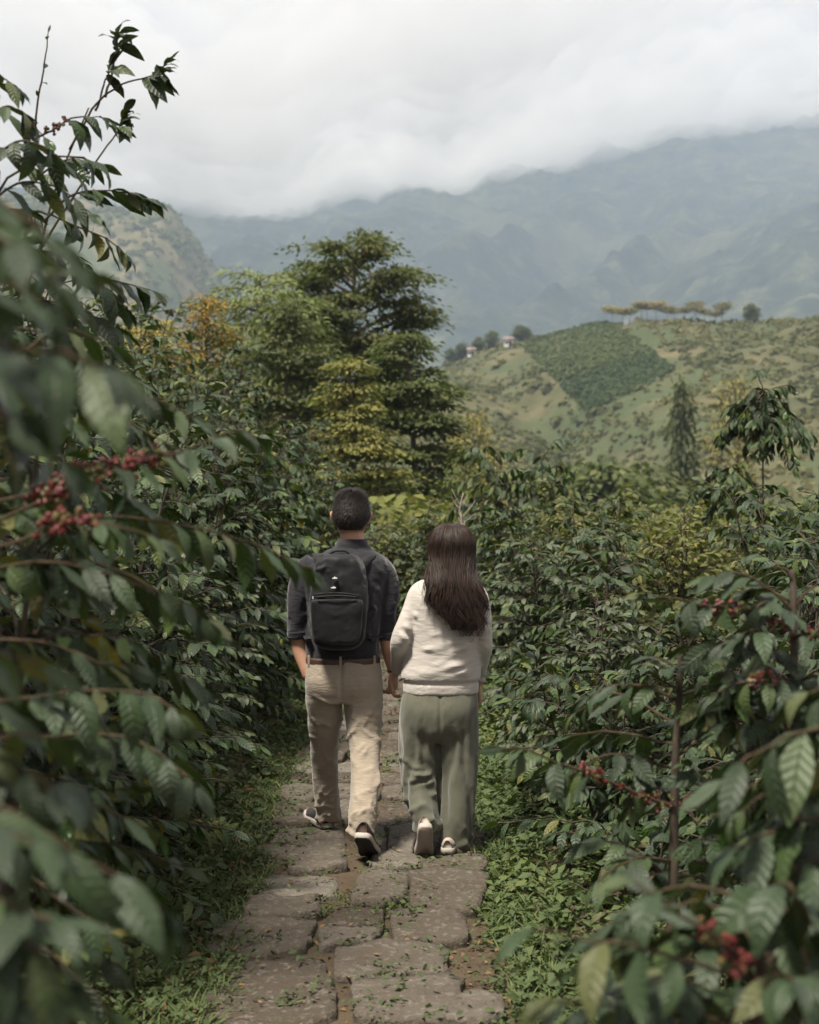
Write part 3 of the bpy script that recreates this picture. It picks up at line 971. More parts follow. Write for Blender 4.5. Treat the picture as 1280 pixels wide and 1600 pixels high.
put_bush('lone', 2.70, 12.6, 'short drooping coffee sapling beside the umbrella-crowned coffee tree', None, s=0.98, rz=2.6, name='coffee_tree', cat='tree', dz=0.05)
put_bush('dome', 1.36, 16.2, 'dome-shaped dark coffee bush standing beyond the woman, below the tilled hill', None, s=1.35, rz=0.4, dz=0.15)
G4 = 'shrubs closing the path beyond the couple'
for i, (x, y, k, s) in enumerate([(-0.75, 16.6, 'olive', .95), (-0.1, 17.2, 'e', 1.15), (0.45, 16.4, 'c', .95), (0.0, 18.6, 'olive', 1.1), (-0.9, 19.0, 'e', 1.3), (0.9, 18.4, 'a', .85)]):
    put_bush(k, x, y, f'{ {"olive": "yellowish olive shrub", "e": "fine-leaved green shrub", "c": "low coffee bush", "a": "dark coffee bush"}[k] }, {ORD[i]} of those closing the path beyond the couple', G4, s=s, rz=rngk.uniform(0, 6.28), name='shrub')
# ================================================================== trees beyond the bushes
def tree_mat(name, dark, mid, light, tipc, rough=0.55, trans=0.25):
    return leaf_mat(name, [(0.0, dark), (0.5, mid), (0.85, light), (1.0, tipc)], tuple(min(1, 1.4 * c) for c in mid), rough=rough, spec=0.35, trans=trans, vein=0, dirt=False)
T_DARK = tree_mat('dark_tree_leaf', (0.022, 0.032, 0.013), (0.050, 0.061, 0.023), (0.100, 0.098, 0.038), (0.19, 0.145, 0.06))
T_OLIVE = tree_mat('olive_tree_leaf', (0.032, 0.042, 0.014), (0.062, 0.076, 0.024), (0.105, 0.112, 0.036), (0.17, 0.15, 0.05))
T_YELLOW = tree_mat('yellow_tree_leaf', (0.060, 0.064, 0.018), (0.130, 0.128, 0.036), (0.215, 0.190, 0.057), (0.32, 0.235, 0.085))
T_PALE = tree_mat('pale_tree_leaf', (0.075, 0.095, 0.034), (0.145, 0.175, 0.064), (0.225, 0.245, 0.10), (0.29, 0.29, 0.13))
T_ORANGE = tree_mat('orange_tree_leaf', (0.07, 0.07, 0.016), (0.20, 0.115, 0.016), (0.30, 0.18, 0.028), (0.20, 0.19, 0.04))
T_TAN = tree_mat('tan_tree_leaf', (0.085, 0.080, 0.026), (0.16, 0.145, 0.048), (0.24, 0.20, 0.08), (0.30, 0.24, 0.10))
T_FAR = tree_mat('far_tree_leaf', (0.12, 0.11, 0.05), (0.19, 0.165, 0.075), (0.26, 0.22, 0.11), (0.32, 0.27, 0.14))
T_GREEN = tree_mat('green_tree_leaf', (0.026, 0.038, 0.015), (0.058, 0.074, 0.026), (0.100, 0.114, 0.040), (0.16, 0.15, 0.06))

def tree_meshes(H, prof, z0, nlimb, leaf, per, rng, spray=0.35, flat=0.28, trunk=0.10, rise=0.25, tpls=None, tiers=0, limb_r=0.03, fork=1, droop=0.0, lean=(0, 0)):
    """prof: [(height fraction, radius)]; returns trunk mesh, crown mesh"""
    tw, cr = Acc(), Acc()
    zf = np.array([p[0] for p in prof]); rf = np.array([p[1] for p in prof])
    P = smooth_path([(0, 0, -0.3), (0.02 * H * rng.normal(), 0.02 * H * rng.normal(), H * 0.4), (0.02 * H * rng.normal() + lean[0], 0.02 * H * rng.normal() + lean[1], H * 0.97)], 16)
    tw.add(*tube(P, trunk * np.linspace(1.15, 0.12, 16) ** 0.8, 8)[:2])
    PP, DD, RR, SS = [], [], [], []
    for i in range(nlimb):
        f = z0 + (1 - z0) * (i + rng.random()) / nlimb
        if tiers:
            f = z0 + (1 - z0) * (np.floor((f - z0) / (1 - z0) * tiers) + 0.5 + rng.normal(0, 0.22)) / tiers
        f = min(max(f, z0), 0.995)
        z = f * H
        R = np.interp(f, zf, rf) * rng.uniform(0.62, 1.08)
        az = i * 2.399 + rng.normal(0, 0.35)
        c = np.array([np.interp(min(max(z - rise * R, 0.15 * H), H * 0.96), P[:, 2], P[:, k]) for k in range(3)])
        o = np.array([math.cos(az), math.sin(az), 0])
        end = np.array([c[0], c[1], z]) + o * R + np.array([0, 0, -droop * R])
        mid = c * 0.45 + end * 0.55 + np.array([0, 0, 0.10 * R])
        B = smooth_path([c, mid, end], 8)
        tw.add(*tube(B, np.linspace(limb_r, limb_r * 0.2, 8) * (0.5 + R / (rf.max() + 1e-6)), 5, cap=False)[:2])
        ns = max(2, int(2.2 * R / spray))
        for q in range(ns):
            t = rng.uniform(0.35, 1.0)
            k = min(int(t * 7), 6)
            b = B[k] * (1 - (t * 7 - k)) + B[min(k + 1, 7)] * (t * 7 - k)
            sp = b + np.cross(o, [0, 0, 1]) * rng.normal(0, 0.25 * R * (0.3 + t)) + np.array([0, 0, rng.normal(0.05, 0.06) * spray])
            if rng.random() < 0.7:
                tw.add(*tube(np.array([b, 0.5 * (b + sp) + [0, 0, .03], sp]), np.array([0.3, .22, .12]) * limb_r, 4, cap=False)[:2])
            N = int(per * rng.uniform(0.6, 1.4))
            r = spray * rng.uniform(0.7, 1.3)
            g = rng.normal(0, 0.5, (N, 3)) * np.array([r, r, r * flat])
            g[:, 2] -= 0.25 * (g[:, 0] ** 2 + g[:, 1] ** 2) / r
            PP.append(sp + g)
            d = g.copy(); d[:, 2] = rng.normal(-0.12, 0.25, N) * r
            d += o * r * 0.35
            DD.append(d)
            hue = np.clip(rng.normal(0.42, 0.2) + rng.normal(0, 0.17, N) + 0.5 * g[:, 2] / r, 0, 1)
            RR.append(hue); SS.append(leaf * rng.uniform(0.65, 1.25, N))
    p, d, h, s = np.concatenate(PP), np.concatenate(DD), np.concatenate(RR), np.concatenate(SS)
    up = np.stack([rng.normal(0, .4, len(p)), rng.normal(0, .4, len(p)), np.ones(len(p))], 1)
    add_leaves(cr, tpls or TPL_LOW, p, d, up, s, rng, h)
    return tw.mesh('trunk'), cr.mesh('crown')

def put_tree(meshes, loc, label, mat, name='tree', group=None, rz=0.0, s=1.0, bark_m=None):
    t = thing(name, label, 'tree', loc, group, rz)
    t.scale = s if isinstance(s, tuple) else (s, s, s)
    link('trunk', meshes[0], bark_m or BARK_TREE, t)
    link('crown', meshes[1], mat, t)
    return t

def ground_at(x, y):
    return float(gz(x, y)) if y < 112 else max(float(gz(x, y)) if y < 181 else -99, float(hz(x, y)))

rng = np.random.default_rng(401)
def spot(pxx, Y):
    x = (pxx - 640) / FPX * Y
    return x, Y, ground_at(x, Y)
# dark umbrella tree
x, y, z = spot(548, 38)
H = px(0, 366, 38)[2] - z
put_tree(tree_meshes(H, [(0.5, 1.7), (0.6, 2.3), (0.76, 2.4), (0.9, 1.9), (1.0, 0.9)], 0.5, 46, 0.16, 70, rng, spray=0.46, flat=0.24, trunk=0.16, tiers=0, limb_r=0.05, rise=0.35, tpls=TPL_LOW),
         (x, y, z), 'tall dark tree with flat spreading tiers, tallest behind the couple', T_DARK, 'spreading_tree')
# olive layered tree right of it
x, y, z = spot(645, 33)
H = px(0, 512, 33)[2] - z
put_tree(tree_meshes(H, [(0.1, 1.55), (0.4, 1.5), (0.7, 1.15), (0.88, 0.8), (1.0, 0.3)], 0.12, 95, 0.14, 44, rng, spray=0.40, flat=0.2, trunk=0.12, tiers=9, limb_r=0.035, droop=0.12),
         (x, y, z), 'olive green tree in drooping tiers, above the woman\'s head', T_OLIVE, 'layered_tree')
# yellow-green pyramid
x, y, z = spot(553, 27)
H = px(0, 556, 27)[2] - z
put_tree(tree_meshes(H, [(0.1, 1.05), (0.45, 0.98), (0.75, 0.72), (0.92, 0.42), (1.0, 0.15)], 0.12, 95, 0.105, 40, rng, spray=0.31, flat=0.2, trunk=0.09, tiers=10, limb_r=0.025, droop=0.05),
         (x, y, z), 'yellow green pyramid-shaped tree right above the man\'s head', T_YELLOW, 'layered_tree')
# feathery pale tree
x, y, z = spot(412, 34)
H = px(0, 418, 34)[2] - z
put_tree(tree_meshes(H, [(0.5, 1.15), (0.65, 1.5), (0.85, 1.35), (1.0, 0.7)], 0.48, 52, 0.17, 46, rng, spray=0.45, flat=0.3, trunk=0.12, limb_r=0.035, tpls=TPL_SLIM, droop=0.15),
         (x, y, z), 'pale green feathery tree left of the tall dark tree', T_PALE, 'feathery_tree')
# dark mass below it
x, y, z = spot(452, 31)
H = px(0, 470, 31)[2] - z
put_tree(tree_meshes(H, [(0.2, 1.1), (0.5, 1.25), (0.8, 0.95), (1.0, 0.3)], 0.2, 62, 0.15, 46, rng, spray=0.42, flat=0.25, trunk=0.1, tiers=6, limb_r=0.03, droop=0.1),
         (x, y, z), 'dark green tree under the pale feathery tree', T_DARK, 'spreading_tree')
# orange tree
x, y, z = spot(325, 22)
H = px(0, 462, 22)[2] - z
put_tree(tree_meshes(H, [(0.72, 0.30), (0.82, 0.46), (0.92, 0.40), (1.0, 0.16)], 0.72, 26, 0.075, 24, rng, spray=0.2, flat=0.6, trunk=0.045, limb_r=0.014),
         (x, y, z), 'small orange-leaved tree above the left bank', T_ORANGE, 'orange_tree')
# two pale broad trees further left behind the bank
x, y, z = spot(235, 26)
H = px(0, 500, 26)[2] - z
put_tree(tree_meshes(H, [(0.3, 0.9), (0.6, 1.15), (0.85, 0.8), (1.0, 0.3)], 0.3, 46, 0.12, 42, rng, spray=0.36, flat=0.35, trunk=0.08, limb_r=0.025),
         (x, y, z), 'olive broad-crowned tree behind the left bank, beside the orange tree', T_TAN, 'broad_tree')
# bare-twigged shrubs right of the trees
for i, (p_, top, Y, lab) in enumerate([(735, 690, 26, 'slim olive tree with thin crown right of the layered trees'), (770, 712, 30, 'small tan shrub tree between the layered trees and the dome bush')]):
    x, y, z = spot(p_, Y)
    H = px(0, top, Y)[2] - z
    put_tree(tree_meshes(H, [(0.3, 0.5), (0.7, 0.55), (1.0, 0.15)], 0.25, 26, 0.10, 20, rng, spray=0.22, flat=0.4, trunk=0.04, limb_r=0.012), (x, y, z), lab, T_TAN if i else T_OLIVE, 'slim_tree')

# trees in the valley and on the far hill
ROUND = [tree_meshes(5.0, [(0.25, 1.5), (0.5, 2.1), (0.8, 1.6), (1.0, 0.5)], 0.22, 34, 0.42, 26, rng, spray=0.8, flat=0.5, trunk=0.14, limb_r=0.05, tpls=TPL_TINY) for _ in range(3)]
CONE = tree_meshes(6.0, [(0.12, 1.05), (0.4, 1.2), (0.75, 0.85), (1.0, 0.2)], 0.14, 40, 0.34, 24, rng, spray=0.55, flat=0.6, trunk=0.14, limb_r=0.04, tpls=TPL_TINY)
WISPY = tree_meshes(6.0, [(0.4, 0.9), (0.7, 1.5), (0.9, 1.3), (1.0, 0.5)], 0.4, 30, 0.22, 15, rng, spray=0.5, flat=0.4, trunk=0.10, limb_r=0.045, tpls=TPL_TINY)
THIN = tree_meshes(8.0, [(0.6, 1.0), (0.8, 2.2), (0.92, 2.2), (1.0, 1.0)], 0.66, 18, 0.6, 14, rng, spray=1.1, flat=0.3, trunk=0.10, limb_r=0.05, tpls=TPL_TINY)
x, y, z = spot(1066, 112)
put_tree(CONE, (x, y, z), 'dark narrow conical tree standing below the tilled field', T_DARK, 'conical_tree', s=(1.15, 1.15, (px(0, 596, 112)[2] - z) / 6.0))
x, y, z = spot(1148, 62)
put_tree(WISPY, (x, y, z), 'wispy yellowish tree behind the umbrella-crowned coffee tree', T_TAN, 'wispy_tree', s=(0.85, 0.85, (px(0, 592, 62)[2] - z) / 6.0))
x, y, z = spot(742, 58)
put_tree(WISPY, (x, y, z), 'pale wispy tree at the foot of the left spur', T_TAN, 'wispy_tree', s=(0.7, 0.7, (px(0, 640, 58)[2] - z) / 6.0), rz=2)
GV = 'round trees in the valley below the tilled field'
for i, (p_, top, Y) in enumerate([(905, 664, 118), (944, 668, 116), (985, 660, 112), (1022, 668, 104), (1048, 690, 92), (930, 700, 96), (975, 702, 88), (1010, 716, 80), (890, 716, 84), (1075, 664, 100), (1110, 690, 90), (945, 728, 70), (1200, 640, 105), (1245, 660, 95)]):
    x, y, z = spot(p_, Y)
    put_tree(ROUND[i % 3], (x, y, z), f'round green valley tree, {ORD[i]} of those below the tilled field', (T_GREEN, T_DARK, T_GREEN)[i % 3], 'round_tree', GV, rz=i * 1.3, s=max(0.45, min(1.6, (px(0, top, Y)[2] - z) / 5.0)))
GR = 'thin tall trees in a row on the ridge'
for i in range(13):
    p_ = 955 + i * 14.5 + rng.normal(0, 2.5)
    x, Y, z = skyline(p_)
    put_tree(THIN, (x, Y, z - 0.3), f'thin tall tree on the ridge skyline, {ORD[i]} counted from the tilled field', T_FAR, 'thin_tree', GR, rz=i * 1.9, s=(0.95, 0.95, 0.66 + 0.08 * rng.normal()))
GH = 'trees beside the ridge houses'
for i, (p_, Y) in enumerate([(704, 440), (722, 442), (748, 440), (770, 446), (812, 450), (822, 452), (1172, 468)]):
    x, Y, z = skyline(p_)
    put_tree(ROUND[i % 3], (x, Y, z - 0.3), f'small round tree on the ridge, {ORD[i]} counted from the layered trees', T_DARK if i % 2 else T_GREEN, 'round_tree', GH, rz=i, s=0.85 + 0.3 * rng.random())

# houses on the ridge
m = NT('house_plaster'); PLASTER = m.done(m.pbr(m.ramp(m.noise(0.8, 3, .5, m.coord('Object')), [(0.3, (0.62, 0.58, 0.54)), (0.7, (0.78, 0.76, 0.73))]), 0.85, 0.2))
m = NT('house_roof'); ROOFM = m.done(m.pbr(m.ramp(m.noise(2.0, 3, .5, m.coord('Object')), [(0.3, (0.20, 0.13, 0.11)), (0.7, (0.34, 0.26, 0.23))]), 0.85, 0.2))
m = NT('house_dark_opening'); OPENM = m.done(m.pbr((0.03, 0.03, 0.035), 0.4, 0.4))
def boxmesh(name, sx, sy, sz, c=(0, 0, 0), bev=0.0):
    bm = bmesh.new(); bmesh.ops.create_cube(bm, size=1.0)
    bmesh.ops.scale(bm, vec=(sx, sy, sz), verts=bm.verts)
    if bev:
        bmesh.ops.bevel(bm, geom=bm.edges[:], offset=bev, segments=2, affect='EDGES')
    bmesh.ops.translate(bm, vec=c, verts=bm.verts)
    me = bpy.data.meshes.new(name); bm.to_mesh(me); bm.free()
    return me
for (p_, Y, wd, lab) in [(795, 447, 2.8, 'small white house with low roof on the ridge beside the tilled field'), (737, 441, 2.4, 'small pinkish roofed house on the ridge, nearer the layered trees')]:
    x, Y, z = skyline(p_)
    x, Y = x * (Y - 6) / Y, Y - 6
    t = thing('house', lab, 'house', (x, Y, float(hz(x, Y)) - 0.2))
    link('wall', boxmesh('wall', wd, 3.0, 2.3, (0, 0, 1.15)), PLASTER, t)
    rm = make_mesh('roof', [(-wd / 2 - .3, -1.9, 2.2), (wd / 2 + .3, -1.9, 2.2), (wd / 2 + .3, 1.9, 2.2), (-wd / 2 - .3, 1.9, 2.2), (-wd / 2 - .3, 0, 3.2), (wd / 2 + .3, 0, 3.2)],
                   [np.array([[0, 1, 5, 4], [2, 3, 4, 5], [0, 3, 2, 1]]), np.array([[0, 4, 3], [1, 2, 5]])], smooth=False)
    link('roof', rm, ROOFM, t)
    link('door', boxmesh('door', 0.8, 0.06, 1.8, (0.1 * wd, -1.52, 0.95)), OPENM, t)
    link('window', boxmesh('window', 0.7, 0.06, 0.7, (-0.28 * wd, -1.52, 1.3)), OPENM, t)

# ------------------------------------------------------------------ the tilled field and the shrubs of the hill
def clump_leaves(acc, C, R, per, rng, hue, tpls=TPL_TINY, squash=0.7, lf=0.75):
    N = len(C)
    idx = np.repeat(np.arange(N), per)
    M = len(idx)
    g = rng.normal(0, 1, (M, 3)); g /= np.linalg.norm(g, axis=1)[:, None]
    g[:, 2] = np.abs(g[:, 2]) * 1.0
    pos = C[idx] + g * (R[idx] * rng.uniform(0.55, 1.0, M))[:, None] * np.array([1, 1, squash])
    d = np.cross(g, rng.normal(0, 1, (M, 3)))
    add_leaves(acc, tpls, pos - 0.4 * d / (np.linalg.norm(d, axis=1)[:, None] + 1e-9) * (R[idx] * lf)[:, None], d, g + 0.01, R[idx] * lf * rng.uniform(0.7, 1.3, M), rng,
               np.clip(hue[idx] + rng.normal(0, 0.12, M), 0, 1), roll_sd=0.5)

TPL_CARD = [leaf_tpl(2, 1, 0.9, 0.3, 0.0, 0.0, tip=0.0)]
def bilin(c, u, v):
    return (np.array(c[0]) * (1 - u) * (1 - v) + np.array(c[1]) * u * (1 - v) + np.array(c[2]) * u * v + np.array(c[3]) * (1 - u) * v)
FIELDC = [((818, 543), (950, 502), (1010, 545), (872, 600)), ((874, 603), (1012, 548), (1056, 579), (922, 646))]
FM = []
m = NT('field_soil'); FS1 = m.done(m.pbr(m.ramp(m.noise(0.3, 4, .6, m.coord('Object')), [(0.3, (0.055, 0.072, 0.032)), (0.7, (0.105, 0.11, 0.055))]), 0.95, 0.1))
ac = Acc()
fol = Acc()
for k, cc in enumerate(FIELDC):
    G = np.array([[hill_hit(*bilin(cc, u, v)) for u in np.linspace(0, 1, 22)] for v in np.linspace(0, 1, 16)])
    G[..., 2] += 0.22
    ac.add(G.reshape(-1, 3), grid_faces(16, 22), rnd=0.3)
    nr = 26 if k == 0 else 20
    for r in range(nr):
        v = (r + 0.5) / nr
        n = 52
        u = np.sort(rng.random(n))
        fi = v * 15; i0 = int(fi); fr = fi - i0
        row = G[i0] * (1 - fr) + G[min(i0 + 1, 15)] * fr
        C = np.stack([np.interp(u, np.linspace(0, 1, 22), row[:, q]) for q in range(3)], 1)
        C[:, :2] += rng.normal(0, 0.45, (n, 2))
        clump_leaves(fol, C, rng.uniform(0.7, 1.15, n), 9, rng, np.full(n, 0.75 if k == 0 else 0.15) + 0.1 * rng.normal(size=n), TPL_CARD)
link('field', ac.mesh('field'), FS1, kind='structure')
T_FIELD = tree_mat('field_leaf', (0.020, 0.036, 0.016), (0.036, 0.056, 0.024), (0.064, 0.084, 0.036), (0.085, 0.098, 0.045))
link('field_foliage', fol.mesh('field_foliage'), T_FIELD, kind='stuff', label='rows of clipped dark green bushes on the tilled hill field')

infield = lambda P: False
ac = Acc()
n = 14000
a_ = rng.uniform(-0.20, 0.34, n)
Yh = 130 + 340 * rng.random(n) ** 0.9
xh = a_ * Yh
C = np.stack([xh, Yh, hz(xh, Yh) - 0.1], 1)
pxh = 640 + a_ * FPX
pyh = HOR - (C[:, 2] - CAMH) / Yh * FPX
def inside(poly, X, Y):
    r = np.zeros(len(X), bool)
    for (x0, y0), (x1, y1) in zip(poly, poly[1:] + poly[:1]):
        c = ((y0 > Y) != (y1 > Y)) & (X < (x1 - x0) * (Y - y0) / (y1 - y0 + 1e-9) + x0)
        r ^= c
    return r
bad = inside([(815, 540), (950, 498), (1060, 578), (922, 652), (868, 606)], pxh, pyh)
bad |= inside([(948, 498), (985, 496), (1100, 590), (1060, 640), (930, 660), (1060, 578)], pxh, pyh) & (rng.random(n) < 0.8)
dens = fbm(xh / 22, Yh / 40, seed=131, oct=3)
bad |= (dens < -0.45) & (rng.random(n) < 0.8)
C, dens, xk, yk = C[~bad], dens[~bad], xh[~bad], Yh[~bad]
hue = np.clip(0.55 - 0.45 * fbm(xk / 30, yk / 45, seed=133, oct=3) + 0.08 * rng.normal(size=len(C)), 0, 1)
clump_leaves(ac, C, rng.uniform(0.7, 1.0, len(C)) * (0.9 + 1.5 * rng.random(len(C)) ** 3), 12, rng, hue, TPL_CARD, squash=0.75)
T_HILL = tree_mat('hill_shrub_leaf', (0.034, 0.042, 0.020), (0.062, 0.068, 0.030), (0.105, 0.102, 0.046), (0.16, 0.135, 0.068))
link('shrubbery', ac.mesh('shrubbery'), T_HILL, kind='stuff', label='olive and tan scrub covering the hill across the valley')
# wooded top of the left hill
ac = Acc()
n = 3200
xl = rng.uniform(-300, -70, n); yl = rng.uniform(520, 780, n)
C = 1.9 * np.stack([xl, yl, lz(xl, yl)], 1)
k = (fbm(xl / 35, yl / 60, seed=141, oct=3) > -0.05 - 0.9 * sstep(-140, -100, xl))
C = C[k]
clump_leaves(ac, C, rng.uniform(2.4, 6.0, len(C)), 12, rng, rng.random(len(C)) * 0.5, TPL_CARD, squash=0.9)
link('woods', ac.mesh('woods'), T_HILL, kind='stuff', label='hazy scrub wood on the hill at the left')
# crest hedge above the field
ac = Acc()
n = 210
t = np.sort(rng.random(n))
pp = 818 + 124 * t
sk_ = np.array([skyline(q) for q in np.linspace(815, 945, 24)])
kk = np.linspace(815, 945, 24)
xl = np.interp(pp, kk, sk_[:, 0]) + rng.normal(0, 0.6, n); yl = np.interp(pp, kk, sk_[:, 1]) + rng.normal(0, 1.2, n)
C = np.stack([xl, yl, hz(xl, yl)], 1)
clump_leaves(ac, C, rng.uniform(0.9, 1.7, n), 14, rng, rng.random(n) * 0.3, TPL_CARD, squash=1.1)
he = link('hedge', ac.mesh('hedge'), T_DARK, label='dark hedge along the ridge above the tilled field', category='hedge')
# scrub between the bushes and the valley
ac = Acc()
n = 2600
yl = 19 + 95 * rng.random(n) ** 1.2
xl = rng.uniform(-0.34, 0.40, n) * yl
g_ = gz(xl, yl)
top = CAMH - (np.interp(640 + xl / yl * FPX, [0, 400, 700, 760, 1280], [640, 720, 770, 788, 770]) - HOR) / FPX * yl
r_ = rng.uniform(0.35, 0.8, n) * (1 + yl / 60)
C = np.stack([xl, yl, np.minimum(g_ + 0.2 + 1.2 * rng.random(n), np.maximum(top - r_, g_))], 1)
hue = np.clip(0.45 + 0.5 * fbm(xl / 5, yl / 9, seed=151, oct=3), 0, 1)
clump_leaves(ac, C, r_, 34, rng, hue, TPL_TINY, squash=0.9, lf=0.34)
link('valley_foliage', ac.mesh('valley_foliage'), T_OLIVE, kind='stuff', label='mixed olive scrub filling the slope beyond the coffee bushes')
# ================================================================== the near coffee bushes, leaf by leaf
def extra(seed, n, sx, sy, ex, ey, Y, leaf, drop=60, hang=0.55):
    """n more branches from the stem side (sx) to end points within ex, ey"""
    r = np.random.default_rng(seed)
    out_ = []
    for k in range(n):
        y1 = ey[0] + (ey[1] - ey[0]) * (k + r.random()) / n
        x1 = r.uniform(*ex); y0 = y1 + r.uniform(-90, 40)
        Ya = Y + r.normal(0, 0.12); Yb = Ya + r.normal(0, 0.15)
        xm = sx + (x1 - sx) * 0.55
        out_.append(dict(p=[(sx, y0 + 20, Y), (xm, min(y0, y1) - r.uniform(0, 30), 0.5 * (Ya + Yb)), (x1, y1, Yb)], leaf=leaf * r.uniform(0.85, 1.1), start=0.25, hang=hang * r.uniform(0.7, 1.3)))
    return out_

def hero_bush(label, stem_px, branches, seed, leaf=0.12, stem_r=0.012, fill=None, name='coffee_bush', tip_leaves=True):
    """stem_px: pixels with depth, bottom first (the first one is dropped to the ground);
    branches: dict(p=[(x, y, Y)...], leaf, start, space, hang, cherries=(from, to, n))"""
    rng = np.random.default_rng(seed)
    S = [px(*q) for q in stem_px]
    b = S[0].copy(); b[2] = float(gz(b[0], b[1])) - 0.03
    S = [b] + S
    base = b.copy()
    t = thing(name, label, 'bush', tuple(base), 'coffee bushes close to the camera')
    P = smooth_path(S, 22)
    ac = Acc(); ac.add(*tube(P - base, np.linspace(stem_r * 1.25, stem_r * 0.45, 22), 8))
    link('stem', ac.mesh('stem'), BARK, t)
    count = 0
    for br in branches:
        Q = [px(*q) for q in br['p']]
        B = smooth_path(Q, 4 * len(Q) + 4)
        B = B + np.cumsum(rng.normal(0, 0.0015, B.shape), 0)
        ac = Acc(); ac.add(*tube(B - base, np.linspace(br.get('r', 0.0045), 0.0018, len(B)), 6))
        bo = link('branch', ac.mesh('branch'), TWIG, t)
        lf = (0.98 if seed == 501 else 1.12) * br.get('leaf', leaf)
        p, d, u, s = branch_leaf_set(B, rng, lf, br.get('start', 0.25), br.get('space', lf * 0.42), 0.55 * br.get('hang', 0.7))
        if 'skip' in br:
            k = rng.random(len(p)) > br['skip']
            p, d, u, s = p[k], d[k], u[k], s[k]
        for i in range(len(p)):
            leaf_object(bo, base, p[i], d[i], u[i], s[i], rng)
            count += 1
        if 'cherries' in br:
            f0, f1, n = br['cherries']
            for f in np.linspace(f0, f1, n):
                k = f * (len(B) - 1); i = int(k); q = B[i] * (1 - (k - i)) + B[min(i + 1, len(B) - 1)] * (k - i)
                o = bpy.data.objects.new('cherry_cluster', CLUSTERS[rng.integers(0, 4)])
                COL.objects.link(o); o.parent = bo
                o.location = Vector(q - base); o.rotation_euler = tuple(rng.uniform(0, 6.28, 3))
                sc = rng.uniform(0.8, 1.35); o.scale = (sc, sc, sc)
    if fill:
        wood, fol = Acc(), Acc()
        for (h, R, st, ox, oy, lf, kw) in fill:
            ST, BR = bush_skeleton(h, R, rng, st, **kw)
            w_, f_, p, d, u, s = bush_mass(ST, BR, rng, lf, TPL_MID, lf * 0.48, 0.25, 0.45)
            o = np.array([base[0] + ox, base[1] + oy, 0]); o[2] = float(gz(o[0], o[1])); o = o - base
            for V_, Q_ in zip(w_.V, w_.Q):
                pass
            wood.add(np.concatenate(w_.V) + o, np.concatenate(w_.Q))
            add_leaves(fol, TPL_MID, p + o, d, u, s, rng)
        link('twigs', wood.mesh('twigs'), BARK, t, kind='stuff')
        link('foliage', fol.mesh('foliage'), LEAF_MASS, t, kind='stuff')
    return t

Y1 = 1.55
hero_bush('nearest coffee bush, big blurred leaves at the picture\'s left edge', [(-330, 1200, Y1), (-300, 700, Y1), (-270, 280, Y1), (-260, 120, Y1)], [
    dict(p=[(-285, 330, Y1), (-120, 290, 1.5), (10, 318, 1.46), (90, 352, 1.44)], leaf=0.15, hang=0.75, start=0.3),
    dict(p=[(-285, 480, Y1), (-120, 430, 1.6), (0, 430, 1.62), (60, 455, 1.62)], leaf=0.14, hang=0.9, start=0.35),
    dict(p=[(-290, 560, Y1), (-100, 525, 1.5), (20, 548, 1.48), (95, 560, 1.47), (150, 585, 1.45)], leaf=0.14, hang=0.85, start=0.3),
    dict(p=[(-300, 700, Y1), (-150, 640, 1.5), (-40, 640, 1.48), (20, 660, 1.48)], leaf=0.135, hang=0.9, start=0.3),
    dict(p=[(-315, 960, Y1), (-150, 985, 1.6), (-20, 1010, 1.62), (60, 1035, 1.65)], leaf=0.11, hang=0.7, start=0.35),
    dict(p=[(-320, 1180, Y1), (-150, 1140, 1.6), (0, 1150, 1.7), (90, 1165, 1.75)], leaf=0.105, hang=1.1, start=0.4, skip=0.35),
    dict(p=[(-320, 1230, Y1), (-130, 1240, 1.55), (0, 1270, 1.55), (90, 1320, 1.55), (180, 1388, 1.56), (250, 1430, 1.58)], leaf=0.135, hang=0.55, start=0.3),
    dict(p=[(-325, 1400, Y1), (-150, 1410, 1.5), (0, 1450, 1.5), (90, 1500, 1.5), (160, 1560, 1.52)], leaf=0.13, hang=0.6, start=0.25),
    dict(p=[(-325, 1500, Y1), (-150, 1530, 1.5), (0, 1580, 1.5), (80, 1640, 1.5)], leaf=0.13, hang=0.6, start=0.25),
] + extra(71, 9, -300, 0, (-20, 110), (1080, 1620), 1.75, 0.12) + extra(72, 5, -290, 0, (0, 120), (330, 760), 1.75, 0.12), 501, stem_r=0.016)
Y2 = 2.75
